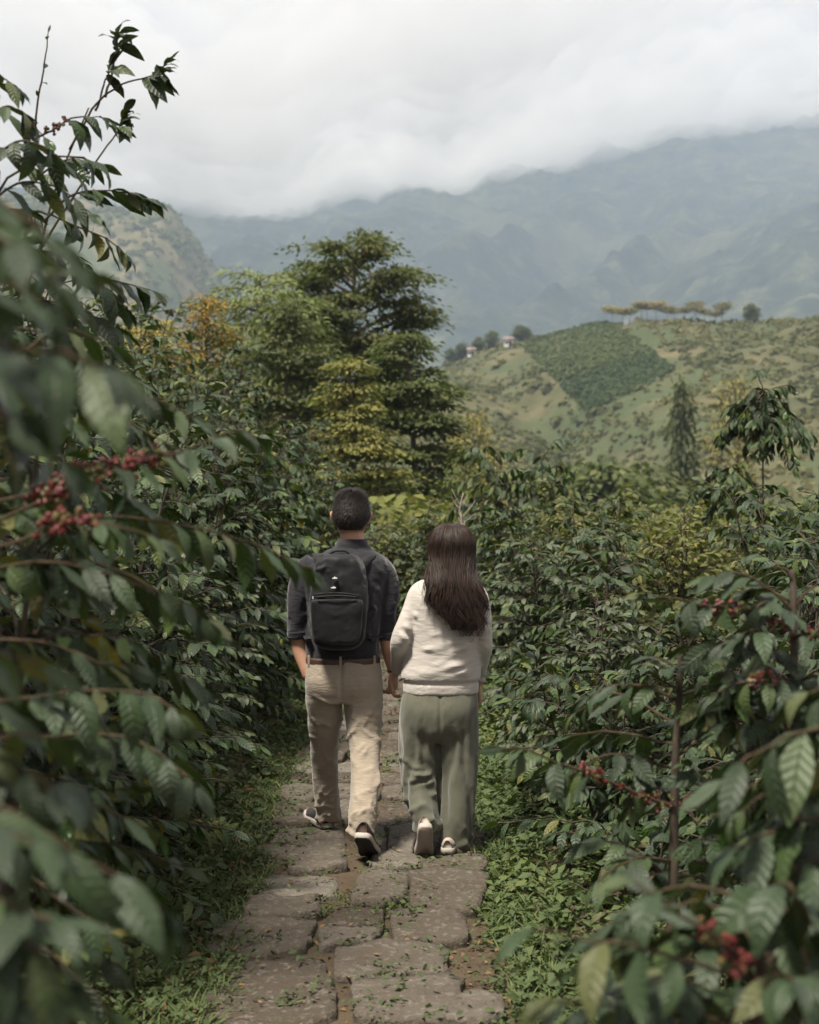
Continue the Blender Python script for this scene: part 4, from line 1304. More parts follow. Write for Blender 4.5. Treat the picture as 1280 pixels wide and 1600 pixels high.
hero_bush('coffee bush with a fan of red cherries, in front of the left hedge', [(-110, 1300, Y2), (-95, 1000, Y2), (-80, 760, Y2), (-60, 560, Y2)], [
    dict(p=[(-85, 850, Y2), (20, 800, 2.7), (110, 755, 2.68), (200, 715, 2.66), (290, 688, 2.64), (365, 655, 2.62), (395, 665, 2.62)], leaf=0.105, start=0.52, hang=0.8, cherries=(0.26, 0.58, 11)),
    dict(p=[(-85, 800, Y2), (30, 775, 2.72), (100, 745, 2.72), (170, 722, 2.74)], leaf=0.10, start=0.8, hang=0.8, cherries=(0.45, 0.8, 6), skip=0.4),
    dict(p=[(-88, 880, Y2), (40, 842, 2.6), (110, 812, 2.58), (190, 820, 2.56), (260, 850, 2.55)], leaf=0.10, start=0.72, hang=0.7, cherries=(0.35, 0.65, 6)),
    dict(p=[(-85, 830, Y2), (60, 815, 2.85), (200, 812, 2.9), (330, 835, 2.95), (430, 868, 3.0), (485, 895, 3.02)], leaf=0.105, start=0.3, hang=0.75),
    dict(p=[(-90, 910, Y2), (50, 880, 2.7), (180, 905, 2.72), (280, 945, 2.75), (330, 985, 2.76)], leaf=0.105, start=0.25, hang=0.85),
    dict(p=[(-95, 1010, Y2), (40, 1000, 2.7), (110, 1020, 2.7), (170, 1050, 2.7)], leaf=0.10, start=0.3, hang=0.9, skip=0.3),
    dict(p=[(-100, 1100, Y2), (50, 1085, 2.6), (160, 1072, 2.55), (235, 1078, 2.52), (285, 1110, 2.5)], leaf=0.105, start=0.35, hang=0.7),
    dict(p=[(-100, 1160, Y2), (60, 1150, 2.7), (170, 1150, 2.65), (250, 1180, 2.62), (300, 1230, 2.6)], leaf=0.105, start=0.35, hang=0.7),
    dict(p=[(-105, 1230, Y2), (40, 1230, 2.8), (150, 1250, 2.85), (240, 1290, 2.9)], leaf=0.10, start=0.3, hang=0.7),
    dict(p=[(-75, 700, Y2), (40, 640, 2.8), (140, 610, 2.85), (230, 620, 2.9), (300, 650, 2.9)], leaf=0.10, start=0.35, hang=0.8),
    dict(p=[(-70, 620, Y2), (30, 550, 2.85), (110, 520, 2.9), (180, 540, 2.95)], leaf=0.10, start=0.35, hang=0.8),
    dict(p=[(-108, 1330, Y2), (30, 1360, 2.7), (120, 1420, 2.7), (200, 1490, 2.7)], leaf=0.105, start=0.3, hang=0.6),
    dict(p=[(-108, 1400, Y2), (30, 1460, 2.6), (110, 1530, 2.6), (180, 1600, 2.6)], leaf=0.11, start=0.3, hang=0.6),
] + extra(73, 16, -95, 0, (90, 330), (560, 1560), 3.0, 0.105), 502, stem_r=0.015, fill=[(2.0, 0.36, 3, 0.0, 0.25, 0.105, dict(node=0.11, low=0.35, lean=0.08))])

# saplings against the sky at the upper left
Y3 = 4.9
rr = 0.004
hero_bush('tall thin coffee sapling with leafy sprays against the sky, upper left corner', [(-20, 800, Y3), (10, 560, Y3), (60, 400, Y3), (90, 290, Y3), (140, 170, Y3)], [
    dict(p=[(110, 235, Y3), (150, 165, Y3), (190, 132, Y3), (240, 116, Y3), (258, 100, Y3)], leaf=0.115, start=0.8, space=0.013, hang=0.9),
    dict(p=[(165, 155, Y3), (176, 110, Y3), (182, 70, Y3), (186, 52, Y3)], leaf=0.115, start=0.72, space=0.013, hang=0.9),
    dict(p=[(150, 175, Y3), (165, 130, Y3), (172, 105, Y3)], leaf=0.115, start=0.69, space=0.013, hang=0.9),
    dict(p=[(60, 400, Y3), (130, 290, Y3), (180, 215, Y3), (196, 178, Y3)], leaf=0.115, start=0.8600000000000001, space=0.013, hang=0.9),
    dict(p=[(40, 225, 4.7), (80, 208, 4.7), (120, 190, 4.7), (158, 192, 4.7)], leaf=0.12, start=0.45, hang=0.9, cherries=(0.3, 0.5, 3)),
    dict(p=[(70, 345, 4.7), (110, 310, 4.7), (160, 298, 4.7), (205, 302, 4.7), (238, 312, 4.7)], leaf=0.12, start=0.3, hang=0.75),
    dict(p=[(40, 400, 4.8), (100, 395, 4.8), (150, 425, 4.8), (200, 440, 4.8), (240, 450, 4.8)], leaf=0.12, start=0.3, hang=0.8),
    dict(p=[(40, 300, 4.8), (90, 260, 4.8), (130, 250, 4.8), (160, 262, 4.8)], leaf=0.12, start=0.2, hang=0.8),
    dict(p=[(60, 330, 5.0), (110, 350, 5.0), (170, 375, 5.0), (200, 400, 5.0)], leaf=0.11, start=0.25, hang=0.8),
    dict(p=[(55, 225, 5.0), (62, 160, 5.0), (70, 100, 5.0), (75, 55, 5.0)], leaf=0.045, start=0.15, space=0.05, hang=0.3, skip=0.35),
], 503, stem_r=0.0065)
Y4 = 4.4
hero_bush('dense tall coffee bush at the left edge below the sky', [(-60, 900, Y4), (-50, 600, Y4), (-20, 350, Y4), (0, 150, Y4)], [
    dict(p=[(-20, 190, Y4), (10, 170, 4.3), (40, 180, 4.3), (70, 215, 4.3)], leaf=0.115, start=0.2, hang=0.8),
    dict(p=[(-20, 160, Y4), (-5, 135, 4.4), (10, 125, 4.4), (30, 140, 4.4)], leaf=0.10, start=0.2, hang=0.7),
    dict(p=[(-25, 260, Y4), (30, 225, 4.2), (80, 240, 4.2), (120, 275, 4.2)], leaf=0.125, start=0.2, hang=0.8),
    dict(p=[(-30, 330, Y4), (30, 290, 4.3), (90, 300, 4.3), (140, 340, 4.3)], leaf=0.125, start=0.2, hang=0.8),
    dict(p=[(-35, 420, Y4), (40, 390, 4.4), (100, 400, 4.4), (160, 440, 4.4), (200, 480, 4.4)], leaf=0.12, start=0.2, hang=0.8),
    dict(p=[(-40, 500, Y4), (40, 470, 4.5), (120, 480, 4.5), (190, 520, 4.5)], leaf=0.12, start=0.2, hang=0.8),
    dict(p=[(-45, 580, Y4), (40, 550, 4.5), (140, 560, 4.6), (230, 600, 4.7)], leaf=0.115, start=0.2, hang=0.8),
    dict(p=[(-45, 640, Y4), (60, 610, 4.5), (170, 610, 4.6), (270, 640, 4.7)], leaf=0.115, start=0.2, hang=0.8),
], 504, stem_r=0.009, fill=[(2.5, 0.5, 3, -0.15, 0.3, 0.115, dict(node=0.12, top_taper=0.3, lean=0.06))])

# ------------------------------------------------------------------ right
Y5 = 3.6
hero_bush('coffee bush with a bare slender trunk and a red-cherried branch reaching to the path', [(1050, 1500, Y5), (1053, 1385, Y5), (1056, 1200, Y5), (1062, 1090, Y5), (1064, 1010, Y5)], [
    dict(p=[(1052, 1262, Y5), (1000, 1242, 3.55), (930, 1215, 3.5), (870, 1192, 3.48), (815, 1178, 3.46), (785, 1178, 3.46)], leaf=0.105, start=0.5, hang=0.65, cherries=(0.06, 0.45, 6), r=0.006),
    dict(p=[(1052, 1262, Y5), (1100, 1248, 3.6), (1160, 1240, 3.65), (1220, 1255, 3.7)], leaf=0.10, start=0.45, hang=0.7, cherries=(0.1, 0.4, 4)),
    dict(p=[(1057, 1165, Y5), (1000, 1150, 3.7), (940, 1140, 3.8), (880, 1150, 3.85)], leaf=0.10, start=0.3, hang=0.7),
    dict(p=[(1058, 1130, Y5), (1110, 1110, 3.5), (1170, 1110, 3.45), (1220, 1130, 3.4)], leaf=0.10, start=0.3, hang=0.7),
    dict(p=[(1060, 1095, Y5), (1010, 1075, 3.6), (960, 1078, 3.62), (925, 1095, 3.62)], leaf=0.10, start=0.2, hang=0.6),
    dict(p=[(1060, 1090, Y5), (1100, 1070, 3.7), (1150, 1065, 3.75), (1190, 1080, 3.75)], leaf=0.095, start=0.2, hang=0.6),
    dict(p=[(1063, 1050, Y5), (1030, 1030, 3.6), (990, 1030, 3.62)], leaf=0.09, start=0.2, hang=0.5),
    dict(p=[(1063, 1040, Y5), (1090, 1020, 3.6), (1115, 1025, 3.62)], leaf=0.08, start=0.2, hang=0.4),
    dict(p=[(1064, 1015, Y5), (1066, 995, 3.6), (1066, 985, 3.6)], leaf=0.06, start=0.2, hang=-0.2),
    dict(p=[(1050, 1345, Y5), (1000, 1340, 3.5), (960, 1350, 3.45), (930, 1375, 3.42)], leaf=0.085, start=0.3, hang=0.5),
    dict(p=[(1050, 1350, Y5), (1100, 1345, 3.7), (1150, 1360, 3.8)], leaf=0.095, start=0.3, hang=0.6),
] + extra(74, 5, 1058, 0, (1120, 1230), (1080, 1350), 3.75, 0.10) + extra(75, 5, 1056, 0, (880, 1000), (1100, 1420), 3.75, 0.10), 505, stem_r=0.014)
Y6 = 2.05
hero_bush('low coffee bush in the lower right corner with blurred cherries at its stem', [(1205, 1750, Y6), (1195, 1600, Y6), (1190, 1500, Y6), (1180, 1440, Y6)], [
    dict(p=[(1192, 1540, Y6), (1140, 1490, 2.0), (1080, 1445, 1.97), (1030, 1405, 1.95), (990, 1385, 1.95)], leaf=0.10, start=0.55, hang=0.6, cherries=(0.1, 0.4, 4)),
    dict(p=[(1192, 1540, Y6), (1090, 1510, 1.95), (980, 1480, 1.92), (890, 1465, 1.9), (830, 1455, 1.9)], leaf=0.115, start=0.4, hang=0.75),
    dict(p=[(1195, 1600, Y6), (1080, 1590, 2.0), (960, 1570, 1.98), (870, 1560, 1.96)], leaf=0.115, start=0.3, hang=0.7),
    dict(p=[(1192, 1560, Y6), (1230, 1540, 2.1), (1290, 1545, 2.15)], leaf=0.11, start=0.3, hang=0.7, cherries=(0.1, 0.4, 3)),
    dict(p=[(1190, 1500, Y6), (1150, 1440, 2.15), (1090, 1410, 2.2), (1030, 1420, 2.22)], leaf=0.11, start=0.3, hang=0.7),
    dict(p=[(1185, 1460, Y6), (1230, 1420, 2.1), (1280, 1420, 2.15)], leaf=0.11, start=0.2, hang=0.7),
    dict(p=[(1200, 1640, Y6), (1100, 1640, 1.9), (1000, 1640, 1.85)], leaf=0.115, start=0.3, hang=0.6),
    dict(p=[(1200, 1640, Y6), (1250, 1620, 1.9), (1320, 1620, 1.85)], leaf=0.115, start=0.3, hang=0.6),
] + extra(76, 7, 1195, 0, (860, 1090), (1420, 1640), 2.2, 0.11) + extra(77, 4, 1195, 0, (1230, 1300), (1420, 1600), 2.1, 0.11), 506, stem_r=0.013)
Y7 = 2.35
hero_bush('coffee bush with large grey-green leaves hanging in tiers at the right edge', [(1370, 1600, Y7), (1350, 1350, Y7), (1340, 1150, Y7), (1335, 1060, Y7)], [
    dict(p=[(1340, 1150, Y7), (1280, 1140, 2.3), (1215, 1160, 2.27), (1160, 1195, 2.25), (1130, 1225, 2.25)], leaf=0.13, start=0.15, hang=1.0),
    dict(p=[(1342, 1200, Y7), (1290, 1200, 2.4), (1220, 1230, 2.4), (1160, 1275, 2.4)], leaf=0.13, start=0.15, hang=1.0),
    dict(p=[(1346, 1280, Y7), (1280, 1270, 2.3), (1210, 1295, 2.28), (1150, 1330, 2.27)], leaf=0.13, start=0.15, hang=0.9),
    dict(p=[(1350, 1350, Y7), (1290, 1345, 2.3), (1230, 1365, 2.25), (1180, 1400, 2.22)], leaf=0.13, start=0.15, hang=0.8),
    dict(p=[(1352, 1400, Y7), (1300, 1410, 2.4), (1250, 1440, 2.4)], leaf=0.12, start=0.15, hang=0.8),
    dict(p=[(1338, 1100, Y7), (1300, 1075, 2.4), (1260, 1085, 2.4)], leaf=0.12, start=0.2, hang=0.8),
] + extra(78, 9, 1345, 0, (1140, 1270), (1130, 1480), 2.5, 0.12), 507, stem_r=0.014)
Y8 = 3.45
hero_bush('coffee bush with pink-red cherries and pale new leaves at the right edge', [(1250, 1350, Y8), (1245, 1180, Y8), (1242, 1050, Y8), (1240, 930, Y8), (1238, 890, Y8)], [
    dict(p=[(1241, 985, Y8), (1180, 960, 3.4), (1120, 950, 3.37), (1060, 940, 3.35), (1010, 932, 3.34)], leaf=0.11, start=0.4, hang=0.55, cherries=(0.1, 0.6, 7)),
    dict(p=[(1241, 960, Y8), (1200, 920, 3.45), (1150, 900, 3.45), (1115, 905, 3.45)], leaf=0.10, start=0.25, hang=0.6),
    dict(p=[(1241, 950, Y8), (1270, 920, 3.45), (1310, 910, 3.45)], leaf=0.11, start=0.25, hang=0.6),
    dict(p=[(1241, 1000, Y8), (1270, 985, 3.35), (1310, 990, 3.35)], leaf=0.11, start=0.2, hang=0.7, cherries=(0.1, 0.5, 3)),
    dict(p=[(1243, 1050, Y8), (1190, 1020, 3.5), (1130, 1010, 3.5), (1080, 1020, 3.5)], leaf=0.11, start=0.25, hang=0.7),
    dict(p=[(1243, 1060, Y8), (1200, 1060, 3.3), (1150, 1065, 3.3), (1110, 1085, 3.3)], leaf=0.105, start=0.25, hang=0.7, cherries=(0.2, 0.5, 4)),
    dict(p=[(1243, 1070, Y8), (1275, 1060, 3.3), (1310, 1070, 3.3)], leaf=0.105, start=0.2, hang=0.7),
    dict(p=[(1240, 910, Y8), (1225, 885, 3.45), (1205, 880, 3.45)], leaf=0.09, start=0.2, hang=0.5),
    dict(p=[(1245, 1130, Y8), (1200, 1125, 3.4), (1150, 1130, 3.4)], leaf=0.095, start=0.3, hang=0.7),
] + extra(79, 8, 1243, 0, (1080, 1190), (910, 1160), 3.55, 0.105), 508, stem_r=0.014, fill=[(1.45, 0.42, 2, 0.12, 0.3, 0.1, dict(node=0.10, low=0.5))])

# bushes a little further in whose leaves can still be told apart
def leafy_bush(label, x, y, h, R, seed, stems=3, leaf=0.115, limit=190, group='coffee bushes lining the left of the path', **kw):
    rng = np.random.default_rng(seed)
    base = np.array([x, y, float(gz(x, y)) - 0.02])
    t = thing('coffee_bush', label, 'bush', tuple(base), group)
    sp = kw.pop('spacing', 0.055)
    ST, BR = bush_skeleton(h, R, rng, stems, **kw)
    wood, fol, p, d, u, s = bush_mass(ST, BR, rng, leaf, TPL_MID, sp, 0.25, 0.42)
    link('stem', wood.mesh('stem'), BARK, t)
    # the leaves that face the camera are single pieces
    wp = p + base
    score = np.linalg.norm(wp - np.array([0, 0, CAMH]), axis=1)
    ax = np.abs(wp[:, 0] / wp[:, 1])
    score = np.where(ax < 0.30, score, 99)
    order = np.argsort(score)[:limit]
    m_ = np.zeros(len(p), bool); m_[order] = True
    for i in np.where(m_)[0]:
        leaf_object(t, np.zeros(3), p[i], d[i], u[i], s[i], rng)
    add_leaves(fol, TPL_MID, p[~m_], d[~m_], u[~m_], s[~m_], rng)
    link('foliage', fol.mesh('foliage'), LEAF_MASS, t, kind='stuff')
leafy_bush('low coffee bush at the left foot of the path, below the cherry branch', -1.52, 4.3, 1.15, 0.42, 601)
leafy_bush('upright coffee bush behind the cherry branch, left of the path', -1.48, 5.0, 1.75, 0.6, 602, stems=4)
leafy_bush('broad coffee bush leaning to the path beside the man', -1.30, 5.75, 1.45, 0.62, 603, stems=4)
leafy_bush('knee-high coffee bush at the right foot of the path', 0.98, 4.6, 0.75, 0.42, 604, group='coffee bushes on the right of the path')
leafy_bush('waist-high coffee bush behind the slender bare trunk at the right', 1.25, 5.2, 1.0, 0.5, 605, stems=4, group='coffee bushes on the right of the path')

leafy_bush('small coffee bush right of the path, level with the woman', 0.90, 6.35, 0.80, 0.40, 606, stems=4, group='coffee bushes on the right of the path')
leafy_bush('bushy coffee plant second in from the path beside the woman', 1.62, 5.9, 1.15, 0.52, 607, stems=4, group='coffee bushes on the right of the path')
leafy_bush('low coffee bush hugging the verge just past the woman', 0.90, 7.35, 0.85, 0.42, 608, stems=4, limit=120, group='coffee bushes on the right of the path')
leafy_bush('low coffee bush in front of the bare-trunked one, right verge', 0.95, 3.9, 0.5, 0.36, 609, stems=3, group='coffee bushes on the right of the path')

# a bleached dead twig that stands up behind the woman's head
tw = thing('dead_twig', 'pale bare dead twig sticking up behind the long-haired person', 'twig', (*px(722, 0, 13.0)[:2], 0.0))
base = np.array(tw.location)
rng = np.random.default_rng(71)
DEADW = bark('bleached_wood', (0.22, 0.18, 0.15), (0.40, 0.34, 0.29), 40)
P0 = px(722, 835, 13.0)
ac = Acc(); ac.add(*tube(smooth_path([(base[0], base[1], float(gz(base[0], 13.0))), P0, px(718, 800, 13.0), px(724, 770, 13.0)], 14) - base, np.linspace(0.016, 0.005, 14), 6))
link('stem', ac.mesh('stem'), DEADW, tw)
for k in range(9):
    a = px(720 + rng.normal(0, 3), rng.uniform(785, 832), 13.0); b = a + np.array([rng.normal(0, 0.10), rng.normal(0, 0.06), rng.uniform(0.05, 0.17)])
    ac = Acc(); ac.add(*tube(smooth_path([a, 0.5 * (a + b) + rng.normal(0, 0.012, 3), b], 7) - base, np.linspace(0.006, 0.002, 7), 5))
    link('branch', ac.mesh('branch'), DEADW, tw)

leafy_bush('seedling-sized coffee bush on the right verge below the bare-trunked one', 0.86, 5.25, 0.5, 0.32, 610, stems=3, limit=120, group='coffee bushes on the right of the path')
leafy_bush('small coffee bush pressed to the path\'s right edge, past the couple', 0.86, 8.5, 0.7, 0.38, 611, stems=4, limit=60, group='coffee bushes on the right of the path')
# ================================================================== the couple
def loft(rings, n=28, exp=2.3):
    """rings: (cx, cy, cz, rx, ry) in level planes; closed with caps"""
    a = np.arange(n) / n * 2 * math.pi
    ca, sa = np.cos(a), np.sin(a)
    ca = np.sign(ca) * np.abs(ca) ** (2 / exp); sa = np.sign(sa) * np.abs(sa) ** (2 / exp)
    V = [np.stack([c[0] + c[3] * ca, c[1] + c[4] * sa, np.full(n, c[2])], 1) for c in rings]
    V = np.concatenate(V)
    m = len(V)
    V = np.concatenate([V, [rings[0][:3]], [rings[-1][:3]]])
    k = np.arange(n)
    last = (len(rings) - 1) * n
    T = np.concatenate([np.stack([np.full(n, m), (k + 1) % n, k], 1), np.stack([np.full(n, m + 1), last + k, last + (k + 1) % n], 1)])
    return V, grid_faces(len(rings), n, True), T

def sec(py, l, r, Y, ry):
    c = px(0.5 * (l + r), py, Y)
    return (c[0], c[1], c[2], 0.5 * (r - l) / FPX * Y, ry)

def dense(rings, k=4):
    R = np.array(rings, float)
    return [tuple(x) for x in smooth_path(R, (len(R) - 1) * k + 1)]

def remesh(acc, name, voxel, iters=6, factor=0.5):
    me = acc.mesh(name)
    o = bpy.data.objects.new(name, me)
    COL.objects.link(o)
    md = o.modifiers.new('r', 'REMESH'); md.mode = 'VOXEL'; md.voxel_size = voxel
    sm = o.modifiers.new('s', 'SMOOTH'); sm.factor = factor; sm.iterations = iters
    dg = bpy.context.evaluated_depsgraph_get()
    me2 = bpy.data.meshes.new_from_object(o.evaluated_get(dg))
    bpy.data.objects.remove(o)
    me2.name = name
    n = len(me2.vertices)
    V = np.empty(n * 3, np.float32); me2.vertices.foreach_get('co', V)
    N = np.empty(n * 3, np.float32); me2.vertices.foreach_get('normal', N)
    return me2, V.reshape(-1, 3).astype(float), N.reshape(-1, 3).astype(float)

def finish(me, V, name=None):
    me.vertices.foreach_set('co', V.astype(np.float32).ravel())
    me.polygons.foreach_set('use_smooth', np.ones(len(me.polygons), bool))
    me.update()
    return me

def fold(V, p0, p1, w, a):
    """ridge with a trough beside it along the segment p0-p1"""
    p0, p1 = np.asarray(p0, float), np.asarray(p1, float)
    d = p1 - p0
    L2 = d @ d
    t = np.clip(((V - p0) @ d) / L2, 0, 1)
    q = V - (p0 + t[:, None] * d)
    dist = np.linalg.norm(q, axis=1)
    zs = q[:, 2] / w
    en = np.sin(math.pi * np.clip(0.08 + 0.84 * t, 0, 1)) ** 0.6
    return a * en * np.exp(-(dist / w) ** 2) * (1.0 - 0.9 * zs)

def folds_leg(V, sections, rng, n, zlo, zhi, amp, w=0.009):
    """crossing creases on the camera side and flanks of a trouser leg; sections as lofted"""
    S = np.array(sections)
    o = np.argsort(S[:, 2]); S = S[o]
    D = np.zeros(len(V))
    for _ in range(n):
        z = zlo + (zhi - zlo) * rng.random()
        c = [np.interp(z, S[:, 2], S[:, k]) for k in range(5)]
        a0 = rng.uniform(math.pi, 2 * math.pi)
        span = rng.uniform(0.5, 1.5) * rng.choice([-1, 1])
        dz = rng.normal(0, 0.045)
        A = (c[0] + c[3] * math.cos(a0), c[1] + c[4] * math.sin(a0), z - dz)
        B = (c[0] + c[3] * math.cos(a0 + span), c[1] + c[4] * math.sin(a0 + span), z + dz)
        M = (c[0] + c[3] * math.cos(a0 + span / 2), c[1] + c[4] * math.sin(a0 + span / 2), z + 0.01 * rng.normal())
        ww = w * rng.uniform(0.7, 1.5)
        D += fold(V, A, M, ww, amp * rng.uniform(0.5, 1.5)) + fold(V, M, B, ww, amp * rng.uniform(0.5, 1.5))
    return D

def cloth(name, col, col2, rough=0.9, weave=900, bump=0.15, sheen=0.3, blot=6.0, crinkle=0.26, cr_scale=18, cr_stretch=(1, 1, 3.0)):
    m = NT(name)
    co = m.coord('Object')
    b = m.noise(blot, 4, 0.55, co)
    c = m.ramp(b, [(0.3, col), (0.7, col2)])
    f = m.noise(weave, 2, 0.5, m.coord('Object', (1, 1, 0.4)))
    n1 = m.bump(f, bump, 0.002)
    cr = m.noise(cr_scale, 3, 0.5, m.coord('Object', cr_stretch), 0.8)
    n2 = m.bump(cr, crinkle, 0.02, n1)
    return m.done(m.pbr(c, rough, 0.2, n2, Sheen_Weight=sheen, Sheen_Roughness=0.5))
KHAKI = cloth('khaki_twill', (0.285, 0.238, 0.182), (0.345, 0.290, 0.225))
SAGE = cloth('sage_linen', (0.082, 0.083, 0.058), (0.112, 0.112, 0.082), cr_stretch=(1.5, 1.5, 0.6))
CREAM = cloth('cream_jersey', (0.405, 0.372, 0.335), (0.46, 0.427, 0.385), weave=500, bump=0.25, crinkle=0.3, cr_scale=10)
CHARCOAL = cloth('charcoal_cotton', (0.0145, 0.0138, 0.0178), (0.021, 0.0197, 0.0248), rough=0.85, sheen=0.25)
NYLON = cloth('black_nylon', (0.0055, 0.0054, 0.0066), (0.0088, 0.0086, 0.0102), rough=0.6, weave=700, sheen=0.15, crinkle=0.35, cr_scale=9, cr_stretch=(1, 1, 1))
NYLON2 = cloth('black_webbing', (0.010, 0.010, 0.011), (0.016, 0.015, 0.017), rough=0.7, sheen=0.1)
m = NT('skin'); sk = m.noise(30, 4, 0.6, m.coord('Object'))
SKIN = m.done(m.pbr(m.ramp(sk, [(0.3, (0.40, 0.225, 0.150)), (0.7, (0.47, 0.28, 0.195))]), 0.5, 0.35, m.bump(sk, 0.15, 0.003), Subsurface_Weight=0.08))
SKIN_TAN = NT('tanned_skin'); sk = SKIN_TAN.noise(30, 4, 0.6, SKIN_TAN.coord('Object'))
SKIN_TAN = SKIN_TAN.done(SKIN_TAN.pbr(SKIN_TAN.ramp(sk, [(0.3, (0.37, 0.20, 0.128)), (0.7, (0.45, 0.26, 0.175))]), 0.5, 0.35, SKIN_TAN.bump(sk, 0.15, 0.003), Subsurface_Weight=0.06))
m = NT('brown_leather'); LEATHER = m.done(m.pbr(m.ramp(m.noise(60, 3, .5, m.coord('Object')), [(0.3, (0.040, 0.021, 0.013)), (0.7, (0.075, 0.04, 0.024))]), 0.5, 0.4))
m = NT('hair_dark'); hn = m.noise(55, 3, 0.6, m.coord('Object', (1, 1, 0.12)))
hr = m.n('ShaderNodeAttribute', attribute_name='rnd').outputs['Fac']
HAIR = m.done(m.pbr(m.mix(hn, m.ramp(hr, [(0, (0.009, 0.0055, 0.004)), (0.6, (0.021, 0.012, 0.008)), (1, (0.050, 0.026, 0.015))]), (0.018, 0.010, 0.007)), 0.5, 0.28))
m = NT('hair_short'); hr = m.n('ShaderNodeAttribute', attribute_name='rnd').outputs['Fac']
HAIR_M = m.done(m.pbr(m.ramp(hr, [(0, (0.010, 0.008, 0.007)), (0.6, (0.016, 0.0115, 0.009)), (1, (0.042, 0.030, 0.022))]), 0.6, 0.25))
def plain(name, col, rough=0.6, spec=0.3, **kw):
    m = NT(name)
    n = m.noise(18, 4, 0.6, m.coord('Object'))
    c = m.mix(m.math('MULTIPLY', n, 0.5), col, tuple(0.72 * x for x in col))
    return m.done(m.pbr(c, rough, spec, **kw))
RUBBER_W = plain('white_rubber', (0.40, 0.365, 0.32), 0.7)
RUBBER_D = plain('dark_rubber', (0.030, 0.028, 0.027), 0.75)
RUBBER_T = plain('tan_rubber', (0.33, 0.27, 0.225), 0.75)
SHOE_DARK = plain('dark_suede', (0.032, 0.027, 0.026), 0.8)
SHOE_BROWN = plain('brown_suede', (0.060, 0.038, 0.029), 0.8)
SHOE_PALE = plain('pale_canvas', (0.42, 0.35, 0.30), 0.85)
EYE = plain('eye_white', (0.6, 0.58, 0.56), 0.3)
METAL = plain('dull_metal', (0.55, 0.55, 0.55), 0.35, 0.5)
EMBLEM = plain('white_print', (0.75, 0.75, 0.75), 0.6)

def hand(acc, W, D, Nn, S, curl, scale=1.0, thumb_in=0.4, spread=0.0):
    """W wrist, D hand direction, Nn back-of-hand normal, S towards the thumb"""
    W, D, Nn, S = (np.asarray(v, float) for v in (W, D, Nn, S))
    D /= np.linalg.norm(D); Nn = Nn - D * (Nn @ D); Nn /= np.linalg.norm(Nn); S = S - D * (S @ D) - Nn * (S @ Nn); S /= np.linalg.norm(S)
    k = scale
    P = [W - D * 0.02 * k, W + D * 0.02 * k, W + D * 0.06 * k, W + D * 0.092 * k]
    V, Q, T = tube(smooth_path(P, 7), np.array([0.024, 0.027, 0.032, 0.036, 0.038, 0.038, 0.033]) * k, 12, flat=0.45, up=Nn)
    # tube(): first axis is across D and up, so the flat axis lies along Nn
    acc.add(V, Q, T)
    for f, (off, ln, r) in enumerate([(0.028, 0.068, 0.0090), (0.0095, 0.076, 0.0093), (-0.0095, 0.070, 0.0090), (-0.0270, 0.055, 0.0080)]):
        p = W + D * (0.085 - 0.006 * abs(f - 1.2)) * k + S * off * k
        pts = [p - D * 0.02 * k, p]
        ang = 0.12
        q = p.copy()
        for j, fr in enumerate((0.45, 0.32, 0.23)):
            ang += curl * (0.75, 0.95, 0.6)[j]
            q = q + (D * math.cos(ang) - Nn * math.sin(ang) + S * spread * (1.5 - f) * 0.1) * ln * fr * k
            pts.append(q.copy())
        n = 10
        acc.add(*tube(smooth_path(pts, n), np.linspace(1.08, 0.8, n) * r * k, 8))
    p = W + D * 0.025 * k + S * 0.024 * k
    pts = [p - S * 0.01 * k, p + S * 0.016 * k + D * 0.018 * k - Nn * 0.006 * k]
    pts.append(pts[-1] + (D * 0.9 + S * (0.35 - thumb_in) - Nn * thumb_in * 0.8) * 0.032 * k)
    pts.append(pts[-1] + (D * 0.85 - S * thumb_in * 0.6 - Nn * thumb_in) * 0.026 * k)
    acc.add(*tube(smooth_path(pts, 9), np.linspace(0.0125, 0.0085, 9) * k, 8))

